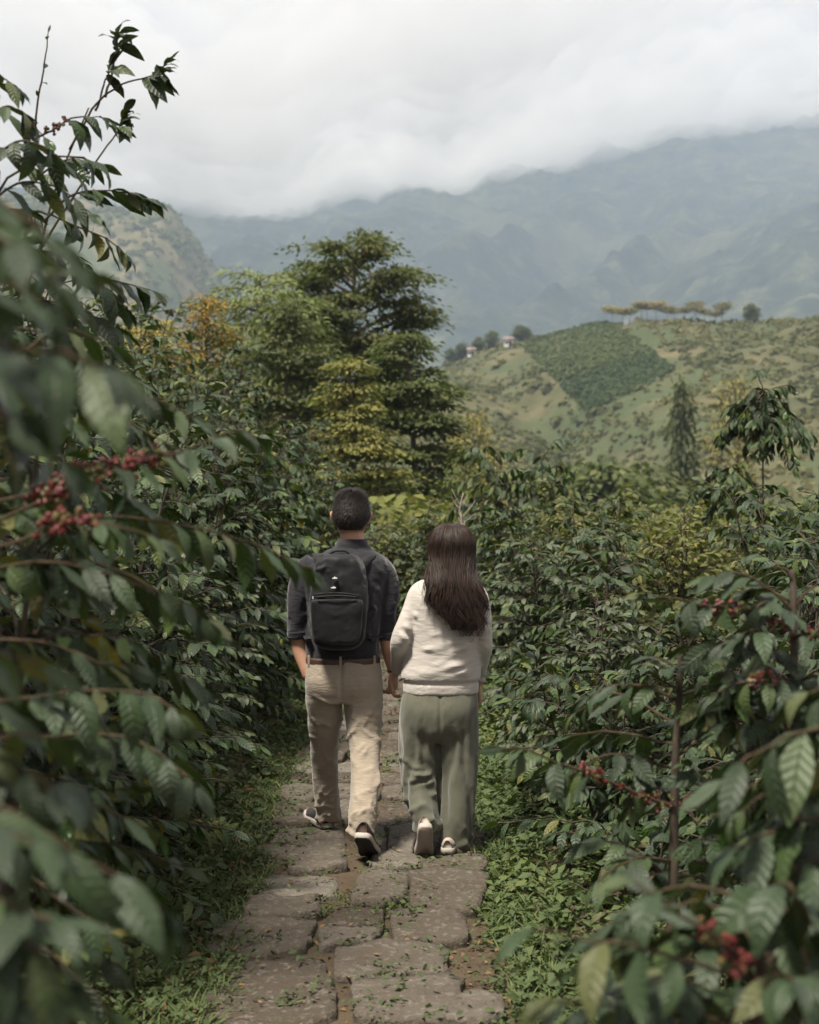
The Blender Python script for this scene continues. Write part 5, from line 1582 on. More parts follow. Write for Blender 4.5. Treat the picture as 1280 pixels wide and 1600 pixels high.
def head(acc, c, s=1.0, tiltx=0.0, female=False):
    """skull, jaw, nose, brow and ears about the skull centre c, facing +Y"""
    ac = Acc()
    k = s
    ac.add(*loft(dense([(0, -0.004, 0.112 * k, 0.012, 0.012), (0, -0.006, 0.106 * k, 0.042 * k, 0.05 * k), (0, -0.006, 0.085 * k, 0.066 * k, 0.083 * k), (0, -0.004, 0.05 * k, 0.077 * k, 0.098 * k),
                        (0, 0.0, 0.01 * k, 0.078 * k, 0.1 * k), (0, 0.008, -0.03 * k, 0.072 * k, 0.092 * k), (0, 0.018, -0.062 * k, 0.062 * k, 0.078 * k),
                        (0, 0.035, -0.092 * k, 0.046 * k, 0.056 * k), (0, 0.045, -0.115 * k, 0.026 * k, 0.036 * k)], 3)))
    ac.add(*tube(smooth_path([(0, 0.088 * k, 0.012 * k), (0, 0.103 * k, -0.012 * k), (0, 0.114 * k, -0.030 * k), (0, 0.096 * k, -0.038 * k)], 7), np.array([.007, .009, .011, .013, .014, .013, .008]) * k, 8))
    for sg in (-1, 1):
        ac.add(*tube(smooth_path([(sg * 0.012 * k, 0.094 * k, 0.024 * k), (sg * 0.032 * k, 0.091 * k, 0.028 * k), (sg * 0.055 * k, 0.074 * k, 0.02 * k)], 6), 0.008 * k, 8))
        E = [(sg * 0.072 * k, 0.004, -0.032 * k), (sg * 0.082 * k, -0.008, -0.02 * k), (sg * 0.092 * k, -0.016, 0.0), (sg * 0.093 * k, -0.014, 0.018 * k), (sg * 0.084 * k, -0.002, 0.024 * k), (sg * 0.074 * k, 0.008, 0.014 * k)]
        ac.add(*tube(smooth_path(E, 12), np.array([.008, .009, .0085, .008, .008, .008, .008, .008, .008, .008, .007, .006]) * k, 7))
        ac.add(*tube([(sg * 0.070 * k, 0.004, -0.02 * k), (sg * 0.082 * k, -0.006, 0.0), (sg * 0.076 * k, 0.0, 0.016 * k)], 0.010 * k, 7))
    ac.add(*tube(smooth_path([(-0.022 * k, 0.088 * k, -0.065 * k), (0, 0.098 * k, -0.063 * k), (0.022 * k, 0.088 * k, -0.065 * k)], 7), 0.0075 * k, 7))
    V = np.concatenate(ac.V)
    ct, st = math.cos(tiltx), math.sin(tiltx)
    V2 = np.stack([V[:, 0], V[:, 1] * ct + V[:, 2] * st, -V[:, 1] * st + V[:, 2] * ct], 1) + np.asarray(c)
    acc.add(V2, np.concatenate(ac.Q), np.concatenate(ac.T))

def shoe(parent, heel, yaw, pitch, L, Wd, up_m, sole_m, under_m, label):
    """heel: ground-contact point under the heel when flat; pitch lifts the heel about the toe"""
    root = bpy.data.objects.new('shoe', None)
    def outline(t):   # half width along the sole
        return Wd / 2 * np.interp(t, [0, 0.06, 0.2, 0.45, 0.7, 0.86, 0.95, 1.0], [0.45, 0.72, 0.80, 0.80, 1.0, 0.9, 0.62, 0.2])
    t = np.linspace(0, 1, 22)
    hw = outline(t)
    cx = 0.06 * L * np.sin(t * 2.2) * 0.3
    def band(z0, z1, grow, t=t):
        l = np.stack([cx - hw * grow, t * L, np.zeros_like(t)], 1); r = np.stack([cx + hw * grow, t * L, np.zeros_like(t)], 1)
        loop = np.concatenate([l, r[::-1]])
        toe = 0.018 * sstep(0.75, 1.0, loop[:, 1] / L)
        c = loop.mean(0)
        rings = [(0.94, z0), (1.0, z0 + 0.004), (1.01, 0.5 * (z0 + z1)), (1.0, z1 - 0.003), (0.93, z1)]
        V = []
        for f, z in rings:
            q = c + (loop - c) * np.array([f, 0.5 + 0.5 * f, 1]); q[:, 2] = z + toe
            V.append(q)
        V = np.concatenate(V); n = len(loop)
        V = np.concatenate([V, [[c[0], c[1], z0]], [[c[0], c[1], z1]]])
        k = np.arange(n)
        T = np.concatenate([np.stack([np.full(n, len(V) - 2), (k + 1) % n, k], 1), np.stack([np.full(n, len(V) - 1), 4 * n + k, 4 * n + (k + 1) % n], 1)])
        return V, grid_faces(5, n, True), T
    ac = Acc()
    # upper: sections along the foot
    secs = []
    for q in np.linspace(0.01, 0.985, 20):
        top = np.interp(q, [0, 0.05, 0.2, 0.36, 0.5, 0.75, 0.92, 1], [0.075, 0.088, 0.080, 0.086, 0.072, 0.052, 0.040, 0.030]) * L / 0.28
        w_ = float(outline(q)) * 0.93
        a = np.linspace(0, 2 * math.pi, 16, endpoint=False)
        toe = 0.018 * float(sstep(0.75, 1.0, q))
        secs.append(np.stack([np.interp(q, t, cx) + w_ * np.sign(np.cos(a)) * np.abs(np.cos(a)) ** 0.75 * np.where(np.sin(a) > 0, 1 - 0.32 * np.sin(a), 1), np.full(16, q * L), 0.012 + toe + (top - 0.012) * (0.5 + 0.5 * np.sin(a))], 1))
    V = np.concatenate(secs)
    V = np.concatenate([V, [secs[0].mean(0)], [secs[-1].mean(0)]])
    k = np.arange(16)
    T = np.concatenate([np.stack([np.full(16, len(V) - 2), k, (k + 1) % 16], 1), np.stack([np.full(16, len(V) - 1), 19 * 16 + (k + 1) % 16, 19 * 16 + k], 1)])
    ac.add(V, grid_faces(20, 16, True), T)
    upper = link('shoe', ac.mesh('shoe'), up_m, parent, label=label)
    a2 = Acc(); a2.add(*band(0.004, 0.032, 1.03)); link('sole', a2.mesh('sole'), sole_m, upper)
    a3 = Acc(); a3.add(*band(-0.001, 0.008, 0.97)); link('tread', a3.mesh('tread'), under_m, upper)
    bpy.data.objects.remove(root)
    R = Matrix.Rotation(yaw, 4, 'Z') @ Matrix.Translation((0, L * 0.78, 0)) @ Matrix.Rotation(-pitch, 4, 'X') @ Matrix.Translation((0, -L * 0.78, 0))
    upper.matrix_basis = Matrix.Translation(Vector(heel) - Vector(parent.location)) @ R
    return upper

def child(parent, name, me, mat, **kw):
    """child mesh given in world coordinates"""
    o = link(name, me, mat, parent, **kw)
    o.location = -Vector(parent.location)
    return o

# ------------------------------------------------------------------ the man
MY = 6.87
rng = np.random.default_rng(3001)
man = thing('person', 'person in dark shirt and khaki trousers with a black backpack, walking away', 'person', (px(540, 1300, MY)[0], MY, 0.03))
legL = [sec(1070, 477, 536, MY + .00, .112), sec(1090, 476, 534, MY + .02, .108), sec(1120, 480, 533, MY + .06, .098), sec(1150, 484, 530, MY + .11, .090), sec(1180, 486, 527, MY + .17, .082), sec(1210, 487, 528, MY + .215, .077),
        sec(1240, 490, 530, MY + .25, .072), sec(1262, 493, 532, MY + .27, .068), sec(1281, 495, 531, MY + .28, .062)]
legR = [sec(1070, 536, 598, MY + .00, .112), sec(1090, 537, 599, MY - .005, .108), sec(1120, 539, 597, MY - .02, .098), sec(1150, 543, 595, MY - .05, .090), sec(1180, 547, 594, MY - .10, .084), sec(1210, 549, 593, MY - .165, .078),
        sec(1240, 547, 590, MY - .225, .073), sec(1268, 545, 588, MY - .275, .069), sec(1291, 546, 586, MY - .29, .064), sec(1305, 547, 584, MY - .30, .058)]
pel = [sec(1020, 480, 591, MY, .108), sec(1030, 478, 593, MY, .116), sec(1045, 476, 596, MY - .005, .126), sec(1062, 475, 598, MY - .012, .133), sec(1080, 476, 599, MY - .008, .128), sec(1096, 482, 594, MY, .108)]
ac = Acc()
ac.add(*loft(dense(pel), 36)); ac.add(*loft(dense(legL))); ac.add(*loft(dense(legR)))
me, V, N = remesh(ac, 'trousers', 0.0075, 7)
D = folds_leg(V, legL, rng, 16, 0.05, 0.28, 0.007) + folds_leg(V, legR, rng, 18, 0.12, 0.36, 0.008)
D += folds_leg(V, legL, rng, 12, 0.36, 0.68, 0.006, 0.011) + folds_leg(V, legR, rng, 16, 0.36, 0.70, 0.007, 0.011)
for sx, p0 in ((1, (540, 1096)), (-1, (530, 1098))):       # creases fanning out from the seat
    for k in range(6):
        D += fold(V, px(p0[0] + sx * 3, p0[1] + 4 * k, MY - .11), px(p0[0] + sx * (34 + 5 * k), p0[1] - 26 + 15 * k, MY - .10), 0.012, 0.006)
z_ = px(0, 1060, MY)[2]
D -= 0.012 * np.exp(-((V[:, 0] - px(535, 0, MY)[0]) / 0.008) ** 2) * (V[:, 1] < MY) * sstep(px(0, 1105, MY)[2], px(0, 1050, MY)[2], V[:, 2])
for (a, b) in (((487, 1052), (517, 1060)), ((552, 1061), (584, 1052))):   # back pocket openings
    D -= 0.6 * fold(V, px(*a, MY - .12), px(*b, MY - .12), 0.006, 0.007)
D += 0.004 * fbm(V[:, 0] * 16, V[:, 1] * 16, V[:, 2] * 9, seed=301, oct=2)
child(man, 'trousers', finish(me, V + N * D[:, None]), KHAKI, label='khaki chino trousers')
# shirt
tors = [sec(849, 529, 572, MY + .005, .066), sec(856, 522, 578, MY, .074), sec(864, 503, 594, MY - .004, .088), sec(874, 485, 606, MY - .01, .10), sec(890, 474, 610, MY - .012, .115), sec(915, 475, 606, MY - .01, .122),
        sec(945, 478, 600, MY - .005, .122), sec(975, 479, 596, MY, .116), sec(1000, 478, 593, MY, .114), sec(1020, 477, 593, MY, .120), sec(1029, 478, 592, MY, .119)]
ac = Acc()
ac.add(*loft(dense(tors), 36))
def limb(pts, n=14, ns=14):
    P = np.array([px(a, b, Y) for a, b, Y, r in pts]); r = np.array([q[3] for q in pts])
    S = smooth_path(np.column_stack([P, r]), n)
    return tube(S[:, :3], S[:, 3], ns)
ac.add(*limb([(492, 884, MY - .005, .064), (475, 898, MY, .061), (467, 925, MY - .01, .058), (464, 958, MY - .01, .053), (464, 990, MY + .0, .049)]))
ac.add(*limb([(590, 884, MY - .005, .064), (602, 898, MY, .059), (606, 925, MY - .005, .055), (606, 958, MY + .0, .050), (605, 992, MY + .02, .045)]))
me, V, N = remesh(ac, 'shirt', 0.008, 7)
D = 0.006 * fbm(V[:, 0] * 14, V[:, 1] * 14, V[:, 2] * 8, seed=311, oct=3)
for k in range(26):
    x0 = rng.uniform(570, 600); y0 = rng.uniform(880, 1015)
    D += fold(V, px(x0 - 12, y0 - 18 * rng.random(), MY - .10), px(x0 + 8, y0 + 18 * rng.normal(), MY - .09), 0.012, 0.006)
for k in range(10):
    x0 = rng.choice([464, 606]); y0 = rng.uniform(915, 985)
    D += fold(V, px(x0 - 14, y0 + 6 * rng.normal(), MY - .04), px(x0 + 14, y0 + 8 * rng.normal(), MY - .04), 0.009, 0.006)
child(man, 'shirt', finish(me, V + N * D[:, None]), CHARCOAL, label='dark charcoal shirt with rolled sleeves')
def band_ring(rings, th=0.006, n=32):
    """open band with thickness through level rings"""
    V, Q, _ = loft(rings, n)
    V = V[:-2]
    inner = [(c[0], c[1], c[2], c[3] - th, c[4] - th) for c in rings][::-1]
    V2 = loft(inner, n)[0][:-2]
    W = np.concatenate([V, V2, V[:n]])
    return W, grid_faces(2 * len(rings) + 1, n, True)
ac = Acc()
ac.add(*band_ring([sec(857, 521, 578, MY + .004, .074), sec(850, 525, 575, MY + .004, .071), sec(842, 528, 573, MY + .008, .069)]))
child(man, 'collar', ac.mesh('collar'), CHARCOAL)
for pts in ([(465, 984, MY, .053), (466, 996, MY + .005, .051)], [(605, 986, MY + .015, .049), (605, 998, MY + .02, .047)]):
    ac = Acc(); ac.add(*limb(pts, 5, 18))
    child(man, 'cuff', ac.mesh('cuff'), CHARCOAL)
ac = Acc()
ac.add(*band_ring([sec(1035, 476.5, 594.5, MY, .1205), sec(1030, 476.5, 594.5, MY, .1205), sec(1026, 477, 594, MY, .120)], 0.004))
belt = child(man, 'belt', ac.mesh('belt'), LEATHER, label='brown leather belt')
for bx_ in (484, 534, 586):
    dx_ = (bx_ - 535.5) / 59.0
    p = px(bx_, 1030, MY); yb = MY - 0.1225 * (1 - abs(dx_) ** 2.3) ** (1 / 2.3)
    o = link('belt_loop', boxmesh('belt_loop', 0.011, 0.006, 0.05, bev=0.001), KHAKI, belt)
    o.location = Vector((p[0], yb - 0.001, p[2]))
# body
HC = px(549, 808, MY + 0.01)
ac = Acc()
head(ac, HC, 1.03, tiltx=0.18)
ac.add(*loft(dense([sec(870, 522, 577, MY, .07), sec(856, 529, 571, MY + .003, .063), sec(845, 531, 570, MY + .012, .061), sec(830, 532, 568, MY + .02, .062), sec(815, 534, 566, MY + .03, .06)])))
ac.add(*loft(dense([(c[0], c[1], c[2], c[3] - .02, c[4] - .02) for c in tors[1:]] + [(c[0], c[1], c[2], c[3] - .02, c[4] - .02) for c in pel[1:]])))
for leg in (legL, legR):
    ac.add(*loft(dense([(c[0], c[1], c[2], max(c[3] - .022, .03), max(c[4] - .022, .034)) for c in leg] + [(leg[-1][0], leg[-1][1] + 0.012, leg[-1][2] - 0.03, 0.030, 0.034)])))
ac.add(*limb([(492, 886, MY, .045), (474, 900, MY, .046), (466, 940, MY - .005, .042), (464, 985, MY, .038), (466, 1003, MY + .005, .037), (470, 1022, MY, .036), (477, 1044, MY - .02, .030), (482, 1058, MY - .03, .028)], 22))
ac.add(*limb([(590, 886, MY, .045), (603, 900, MY, .046), (606, 940, MY, .042), (605, 985, MY + .02, .038), (606, 1003, MY + .03, .038), (610, 1024, MY + .05, .036), (614, 1046, MY + .06, .027), (614.5, 1052, MY + .06, .026)], 22))
hand(ac, px(482, 1056, MY - .03), (0.15, 0.3, -1), (-1, -0.3, 0), (0.2, 1, 0), 0.25)
WR = px(614.5, 1050, MY + .06)
hand(ac, WR, (-0.02, 0.08, -1), (0.85, -0.55, 0), (0.35, 0.9, 0.0), 0.85, 1.0, 0.5)
me, V, N = remesh(ac, 'body', 0.0045, 4)
child(man, 'body', finish(me, V), SKIN_TAN)
ac = Acc(); ac.add(*limb([(614.2, 1047, MY + .06, .030), (614.5, 1049.5, MY + .06, .030)], 4, 18))
child(man, 'bracelet', ac.mesh('bracelet'), LEATHER)
for sg in (-1, 1):
    V, Q, T = SPH; ac = Acc(); ac.add(V * 0.012 + HC + np.array([sg * .033, .083, -.008]), Q, T)
    child(man, 'eye', ac.mesh('eye'), EYE)
# short hair: a cap that thins out at the nape, covered with short strands
def hair_cap(c, s, rng, tilt):
    n, m_ = 40, 56
    th = np.linspace(0.02, 2.25, n); ph = np.linspace(0, 2 * math.pi, m_, endpoint=False)
    TH, PH = np.meshgrid(th, ph, indexing='ij')
    sT = np.sin(np.minimum(TH, math.pi - 0.02)) ** np.where(TH < 1.57, 0.72, 1.0)
    x = sT * np.cos(PH); y = sT * np.sin(PH); z = np.cos(TH)
    back = np.clip(-y, -1, 1)
    low = np.interp(back, [-1, -0.4, 0.0, 0.35, 1.0], [0.62, 0.55, 0.02, -0.56, -0.72])   # lower edge of the hair by direction
    side = np.abs(x) / (np.hypot(x, y) + 1e-6)
    edge = z - low
    th_ = 0.008 * sstep(-0.02, 0.4, edge) + 0.0035 + 0.006 * sstep(0.5, 1.0, z)
    rx, ry, rz = 0.079 * s, 0.101 * s, 0.112 * s
    P = np.stack([x * (rx + th_), y * (ry + th_) - 0.003, z * (rz + th_)], -1)
    # the skull narrows to the neck
    nar = 1 - 0.20 * sstep(0.0, -0.75, z)
    P[..., 0] *= nar; P[..., 1] = P[..., 1] * nar + 0.020 * (1 - nar)
    ok = edge > 0
    F = grid_faces(n, m_, True)
    keep = ok.ravel()[F].all(1)
    ct, st = math.cos(tilt), math.sin(tilt)
    def rot(A):
        return np.stack([A[..., 0], A[..., 1] * ct + A[..., 2] * st, -A[..., 1] * st + A[..., 2] * ct], -1) + np.asarray(c)
    ac = Acc()
    ac.add(rot(P.reshape(-1, 3)), F[keep], rnd=0.15)
    # strands
    N = 14000
    t = np.arccos(1 - rng.random(N) * (1 - math.cos(2.2))); p = rng.uniform(0, 2 * math.pi, N)
    i = np.clip(((t - 0.02) / (2.23) * (n - 1)).astype(int), 0, n - 1); j = (p / (2 * math.pi) * m_).astype(int) % m_
    g = ok[i, j]
    i, j, N = i[g], j[g], int(g.sum())
    root = P[i, j] + rng.normal(0, 0.003, (N, 3))
    nrm = np.stack([x[i, j], y[i, j], z[i, j]], 1)
    crown = np.array([0.01, -0.05, 0.11])
    flow = root - crown; flow -= nrm * (flow * nrm).sum(1)[:, None]; flow /= np.linalg.norm(flow, axis=1)[:, None] + 1e-6
    top = sstep(0.35, 0.9, z[i, j])[:, None]
    L = (0.008 + 0.014 * top[:, 0]) * rng.uniform(0.6, 1.2, N)
    d = flow * (0.9) + nrm * (0.30 + 0.25 * top * rng.random((N, 1))) + rng.normal(0, 0.22, (N, 3))
    d /= np.linalg.norm(d, axis=1)[:, None]
    sd = np.cross(d, nrm); sd /= np.linalg.norm(sd, axis=1)[:, None] + 1e-6
    wd = 0.0014
    A = rot(root - sd * wd); B = rot(root + sd * wd); Cc = rot(root + d * L[:, None])
    Vv = np.stack([A, B, Cc], 1).reshape(-1, 3)
    ac.add(Vv, None, np.arange(3 * N).reshape(-1, 3), rnd=np.repeat(rng.random(N), 3))
    return ac.mesh('hair')
child(man, 'hair', hair_cap(HC, 1.03, rng, 0.18), HAIR_M, label='short dark hair')
g_ = lambda a, Y: (px(a, 1300, Y)[0], Y, 0.045)
shoe(man, g_(512, 7.11), math.radians(24), 0.0, 0.285, 0.10, SHOE_DARK, RUBBER_W, RUBBER_D, 'dark sneaker flat on the stone')
shoe(man, (px(563, 1300, 6.5)[0], 6.40, 0.035), math.radians(-9), math.radians(34), 0.285, 0.102, SHOE_BROWN, RUBBER_W, RUBBER_D, 'brown sneaker with raised heel')

# ------------------------------------------------------------------ the backpack
BY = MY - 0.115
bag = thing('backpack', 'black backpack with top handle worn on the person in dark shirt', 'backpack', tuple(px(530, 1010, BY)))
def slab(rows, Y0, Y1, n=40, exp=4.0, bulge=0.0, steps=((0, 0.90), (0.08, 0.98), (0.2, 1.0), (0.75, 1.0), (0.88, 0.965), (0.96, 0.90), (1.0, 0.80))):
    """rows: (py, left, right) outline from top to bottom; extruded towards the camera from Y0 to Y1"""
    R = np.array(rows, float)
    yy_ = np.linspace(R[0, 0], R[-1, 0], 22)
    l = np.interp(yy_, R[:, 0], R[:, 1]); r = np.interp(yy_, R[:, 0], R[:, 2])
    loop = [(a, b) for a, b in zip(l, yy_)] + [(a, b) for a, b in zip(np.linspace(l[-1], r[-1], 8)[1:-1], [yy_[-1]] * 6)] + [(a, b) for a, b in zip(r[::-1], yy_[::-1])] + [(a, b) for a, b in zip(np.linspace(r[0], l[0], 8)[1:-1], [yy_[0]] * 6)]
    L = np.array([px(a, b, BY) for a, b in loop])
    for _ in range(3):
        L = 0.5 * L + 0.25 * (np.roll(L, 1, 0) + np.roll(L, -1, 0))
    c = L.mean(0)
    V = []
    for t, f in steps:
        q = c + (L - c) * (1 - (1 - f) * np.array([0.75, 1, 0.5])); q[:, 1] = Y0 + (Y1 - Y0) * t
        V.append(q)
    # dished front
    for f in (0.6, 0.4, 0.2):
        q = c + (L - c) * f * np.array([0.85, 1, 0.9]); q[:, 1] = Y1 - bulge * (1 - f * f)
        V.append(q)
    n = len(L)
    V.append(np.array([[c[0], Y1 - bulge, c[2]]]))
    V.append(np.array([[c[0], Y0, c[2]]]))
    V = np.concatenate(V)
    nr = len(steps) + 3
    k = np.arange(n)
    T = np.concatenate([np.stack([(nr - 1) * n + k, (nr - 1) * n + (k + 1) % n, np.full(n, len(V) - 2)], 1), np.stack([(k + 1) % n, k, np.full(n, len(V) - 1)], 1)])
    return V, grid_faces(nr, n, True), T
ac = Acc()
ac.add(*slab([(866, 506, 557), (872, 497, 564), (890, 489, 571), (930, 485, 575), (970, 485, 574), (1000, 489, 570), (1014, 500, 560)], BY + 0.02, BY - 0.115, bulge=0.022))
me, V, N = remesh(ac, 'bag_body', 0.006, 5)
D = 0.007 * fbm(V[:, 0] * 11, V[:, 1] * 11, V[:, 2] * 9, seed=331, oct=3)
for k in range(14):
    x0 = rng.uniform(490, 570); y0 = rng.uniform(880, 1005)
    D += fold(V, px(x0 - 8, y0, BY - .12), px(x0 + 14 * rng.normal(), y0 + 14 * rng.normal(), BY - .12), 0.010, 0.006)
for a, b in (((489, 893), (510, 890)), ((510, 890), (545, 893)), ((545, 893), (566, 898)), ((566, 898), (569, 990))):
    D -= fold(V, px(*a, BY - .10), px(*b, BY - .10), 0.005, 0.006)
child(bag, 'bag_body', finish(me, V + N * D[:, None]), NYLON)
ac = Acc()
ac.add(*slab([(931, 489, 567), (940, 488, 569), (985, 490, 566), (1002, 497, 559)], BY - 0.10, BY - 0.146, bulge=0.012))
me, V, N = remesh(ac, 'front_pocket', 0.006, 5)
D = 0.006 * fbm(V[:, 0] * 12, V[:, 1] * 12, V[:, 2] * 10, seed=335, oct=3)
pk = child(bag, 'front_pocket', finish(me, V + N * D[:, None]), NYLON)
def tubeobj(parent, name, pts, r, mat, ns=8, n=20, flat=1.0, up=None):
    ac = Acc(); V, Q, T = tube(smooth_path(pts, n), r, ns, flat=flat, up=up); ac.add(V, Q, T)
    return child(parent, name, ac.mesh(name), mat)
FY = BY - 0.141
tubeobj(bag, 'zipper', [px(494, 933, FY - .012), px(528, 931, FY - .022), px(556, 933, FY - .012)], 0.0045, METAL if False else NYLON2)
tubeobj(bag, 'zipper_flap', [px(492, 929, FY + .006), px(510, 927, FY - .004), px(540, 927.5, FY - .004), px(560, 931, FY + .006)], 0.007, NYLON, flat=0.6)
tubeobj(bag, 'zipper', [px(489, 990, BY - .07), px(486, 940, BY - .075), px(488, 895, BY - .07), px(510, 884, BY - .085), px(548, 886, BY - .085), px(568, 897, BY - .07), px(573, 940, BY - .075), px(570, 990, BY - .07)], 0.0035, NYLON2, n=40)
tubeobj(bag, 'handle', [px(512, 873, BY - .04), px(515, 866, BY - .045), px(523, 861, BY - .05), px(534, 860, BY - .05), px(542, 862, BY - .05), px(547, 868, BY - .045), px(550, 876, BY - .04)], 0.0095, NYLON2, n=26, flat=0.7)
for sx, pts in ((-1, [(503, 884, BY - .01), (500, 874, BY + .01), (499, 868, BY + .04), (499, 866, BY + .10), (499, 870, BY + .16), (497, 884, BY + .225), (492, 920, BY + .25), (486, 965, BY + .22), (478, 990, BY + .12), (482, 1000, BY + .01)]),
                (1, [(560, 885, BY - .01), (570, 875, BY + .01), (577, 868, BY + .04), (580, 866, BY + .10), (581, 870, BY + .16), (582, 884, BY + .225), (585, 920, BY + .25), (590, 965, BY + .22), (596, 990, BY + .12), (577, 1000, BY + .01)])):
    P = smooth_path([px(*q) for q in pts], 40)
    rows = []
    for i, p in enumerate(P):
        tg = P[min(i + 1, 39)] - P[max(i - 1, 0)]; tg /= np.linalg.norm(tg)
        wv = np.array([1.0, 0.0, 0.0]) + 0.0 * tg; wv -= tg * (wv @ tg); wv /= np.linalg.norm(wv)
        nv = np.cross(tg, wv)
        w2 = 0.030 if i < 26 else 0.014
        rows.append(np.array([p - wv * w2 - nv * .005, p + wv * w2 - nv * .005, p + wv * w2 + nv * .005, p - wv * w2 + nv * .005]))
    ac = Acc(); ac.add(np.concatenate(rows), grid_faces(40, 4, True))
    child(bag, 'strap', ac.mesh('strap', False), NYLON2)
for i, (ex_, ey_) in enumerate(((523, 903.5), (521, 918.5))):
    base = px(ex_, ey_, FY - .0125 - (0.004 if i else 0.0))
    q = 1 / FPX * MY
    pts = [(-4.2, 0.5), (-2.6, -0.6), (-1.4, -0.4), (-0.2, -2.2 if i else -2.8), (0.8, -0.9), (1.6, -1.2), (3.9, 0.6), (0, 1.0)]
    Vv = np.array([[base[0] + a * q, base[1], base[2] - b * q] for a, b in pts] + [[base[0] + a * q, base[1] + 0.02, base[2] - b * q] for a, b in pts])
    n = len(pts); k = np.arange(n)
    bm = bmesh.new(); vs = [bm.verts.new(v) for v in Vv[:n]]; vb = [bm.verts.new(v) for v in Vv[n:]]
    bm.faces.new(vs)
    for a in range(n):
        bm.faces.new((vs[a], vs[(a + 1) % n], vb[(a + 1) % n], vb[a]))
    me = bpy.data.meshes.new('emblem'); bm.to_mesh(me); bm.free()
    child(bag, 'emblem', me, EMBLEM, label='small white peaked emblem')
for (ex_, ey_, yo) in ((494, 891, -.09), (568, 996, -.075), (489, 934, -.12)):
    o = child(bag, 'zipper_pull', boxmesh('zipper_pull', 0.006, 0.004, 0.014, tuple(px(ex_, ey_, BY + yo)), 0.001), METAL)

# ------------------------------------------------------------------ the woman
WY = 6.76
rng = np.random.default_rng(3101)
wom = thing('person', 'person with long dark hair in cream sweatshirt and loose sage trousers, walking away', 'person', (px(690, 1300, WY)[0], WY, 0.03))
pel = [sec(1066, 636, 742, WY, .11), sec(1085, 629, 747, WY - .005, .125), sec(1105, 625, 748, WY - .012, .137), sec(1125, 624, 748, WY - .01, .137), sec(1142, 625, 748, WY - .005, .128), sec(1158, 630, 744, WY, .10)]
legL = [sec(1120, 624, 686, WY, .118), sec(1145, 624, 686, WY, .112), sec(1175, 624.5, 687, WY + .005, .106), sec(1205, 627, 684.5, WY + .0, .100), sec(1235, 632, 683, WY - .03, .096), sec(1262, 639, 683.5, WY - .07, .092), sec(1282, 645, 686, WY - .085, .083), sec(1297, 650, 685, WY - .095, .072)]
legR = [sec(1120, 686, 748, WY, .118), sec(1145, 687, 748, WY, .112), sec(1175, 685, 747, WY - .005, .108), sec(1205, 687, 746, WY - .01, .105), sec(1240, 688, 743, WY - .02, .102), sec(1275, 688, 740, WY - .03, .099), sec(1302, 688, 737, WY - .035, .090), sec(1322, 690, 734, WY - .035, .080)]
ac = Acc()
ac.add(*loft(dense(pel), 36)); ac.add(*loft(dense(legL))); ac.add(*loft(dense(legR)))
me, V, N = remesh(ac, 'trousers', 0.0075, 7)
D = folds_leg(V, legL, rng, 12, 0.13, 0.55, 0.008, 0.016) + folds_leg(V, legR, rng, 7, 0.05, 0.20, 0.006, 0.016)
zz = V[:, 2]
# long soft vertical drapes
ang = np.arctan2(V[:, 1] - (WY - .03), V[:, 0] - np.where(V[:, 0] < px(686, 0, WY)[0], px(655, 0, WY)[0], px(716, 0, WY)[0]))
D += 0.0065 * np.sin(ang * 7 + 2.2 * fbm(zz * 3.5, ang, seed=341, oct=2)) * sstep(0.75, 0.45, zz)
for (a, b) in (((640, 1225), (684, 1200)), ((634, 1208), (676, 1212)), ((645, 1232), (684, 1218)), ((630, 1196), (660, 1200)), ((652, 1246), (686, 1240))):
    D += fold(V, px(*a, WY - .10), px(*b, WY - .10), 0.013, 0.011)
D -= 0.012 * np.exp(-((V[:, 0] - px(687, 0, WY)[0]) / 0.008) ** 2) * (V[:, 1] < WY) * sstep(px(0, 1160, WY)[2], px(0, 1100, WY)[2], zz)
D += 0.005 * fbm(V[:, 0] * 12, V[:, 1] * 12, V[:, 2] * 6, seed=345, oct=3)
child(wom, 'trousers', finish(me, V + N * D[:, None]), SAGE, label='loose sage green trousers')
# sweatshirt
tors = [sec(906, 674, 730, WY + .0, .065), sec(912, 662, 738, WY - .002, .08), sec(920, 650, 748, WY - .006, .092), sec(932, 643, 753, WY - .01, .105), sec(955, 641, 755, WY - .012, .117), sec(985, 641, 752, WY - .01, .122),
        sec(1012, 638, 751, WY - .005, .125), sec(1036, 631, 752, WY - .003, .130), sec(1053, 626.5, 752, WY - .003, .134), sec(1062, 627.5, 750.5, WY - .003, .131), sec(1068, 629.5, 748.5, WY - .003, .128), sec(1083, 629.5, 748, WY - .003, .129)]
ac = Acc()
ac.add(*loft(dense(tors), 36))
ac.add(*limb([(668, 922, WY - .005, .052), (654, 930, WY - .01, .050), (642, 955, WY - .03, .044), (630, 985, WY - .05, .046), (624, 1006, WY - .04, .047), (624, 1018, WY + .02, .045), (624, 1030, WY + .10, .042), (621, 1044, WY + .17, .044)], 24))
ac.add(*limb([(730, 922, WY - .005, .052), (744, 930, WY - .01, .052), (752, 955, WY - .02, .047), (755, 985, WY - .03, .045), (755, 1010, WY - .02, .046), (752, 1026, WY + .04, .043), (748, 1045, WY + .12, .040), (748, 1062, WY + .16, .036)], 24))
me, V, N = remesh(ac, 'sweatshirt', 0.009, 6)
zz = V[:, 2]
D = 0.005 * fbm(V[:, 0] * 7, V[:, 1] * 7, V[:, 2] * 6, seed=351, oct=2)
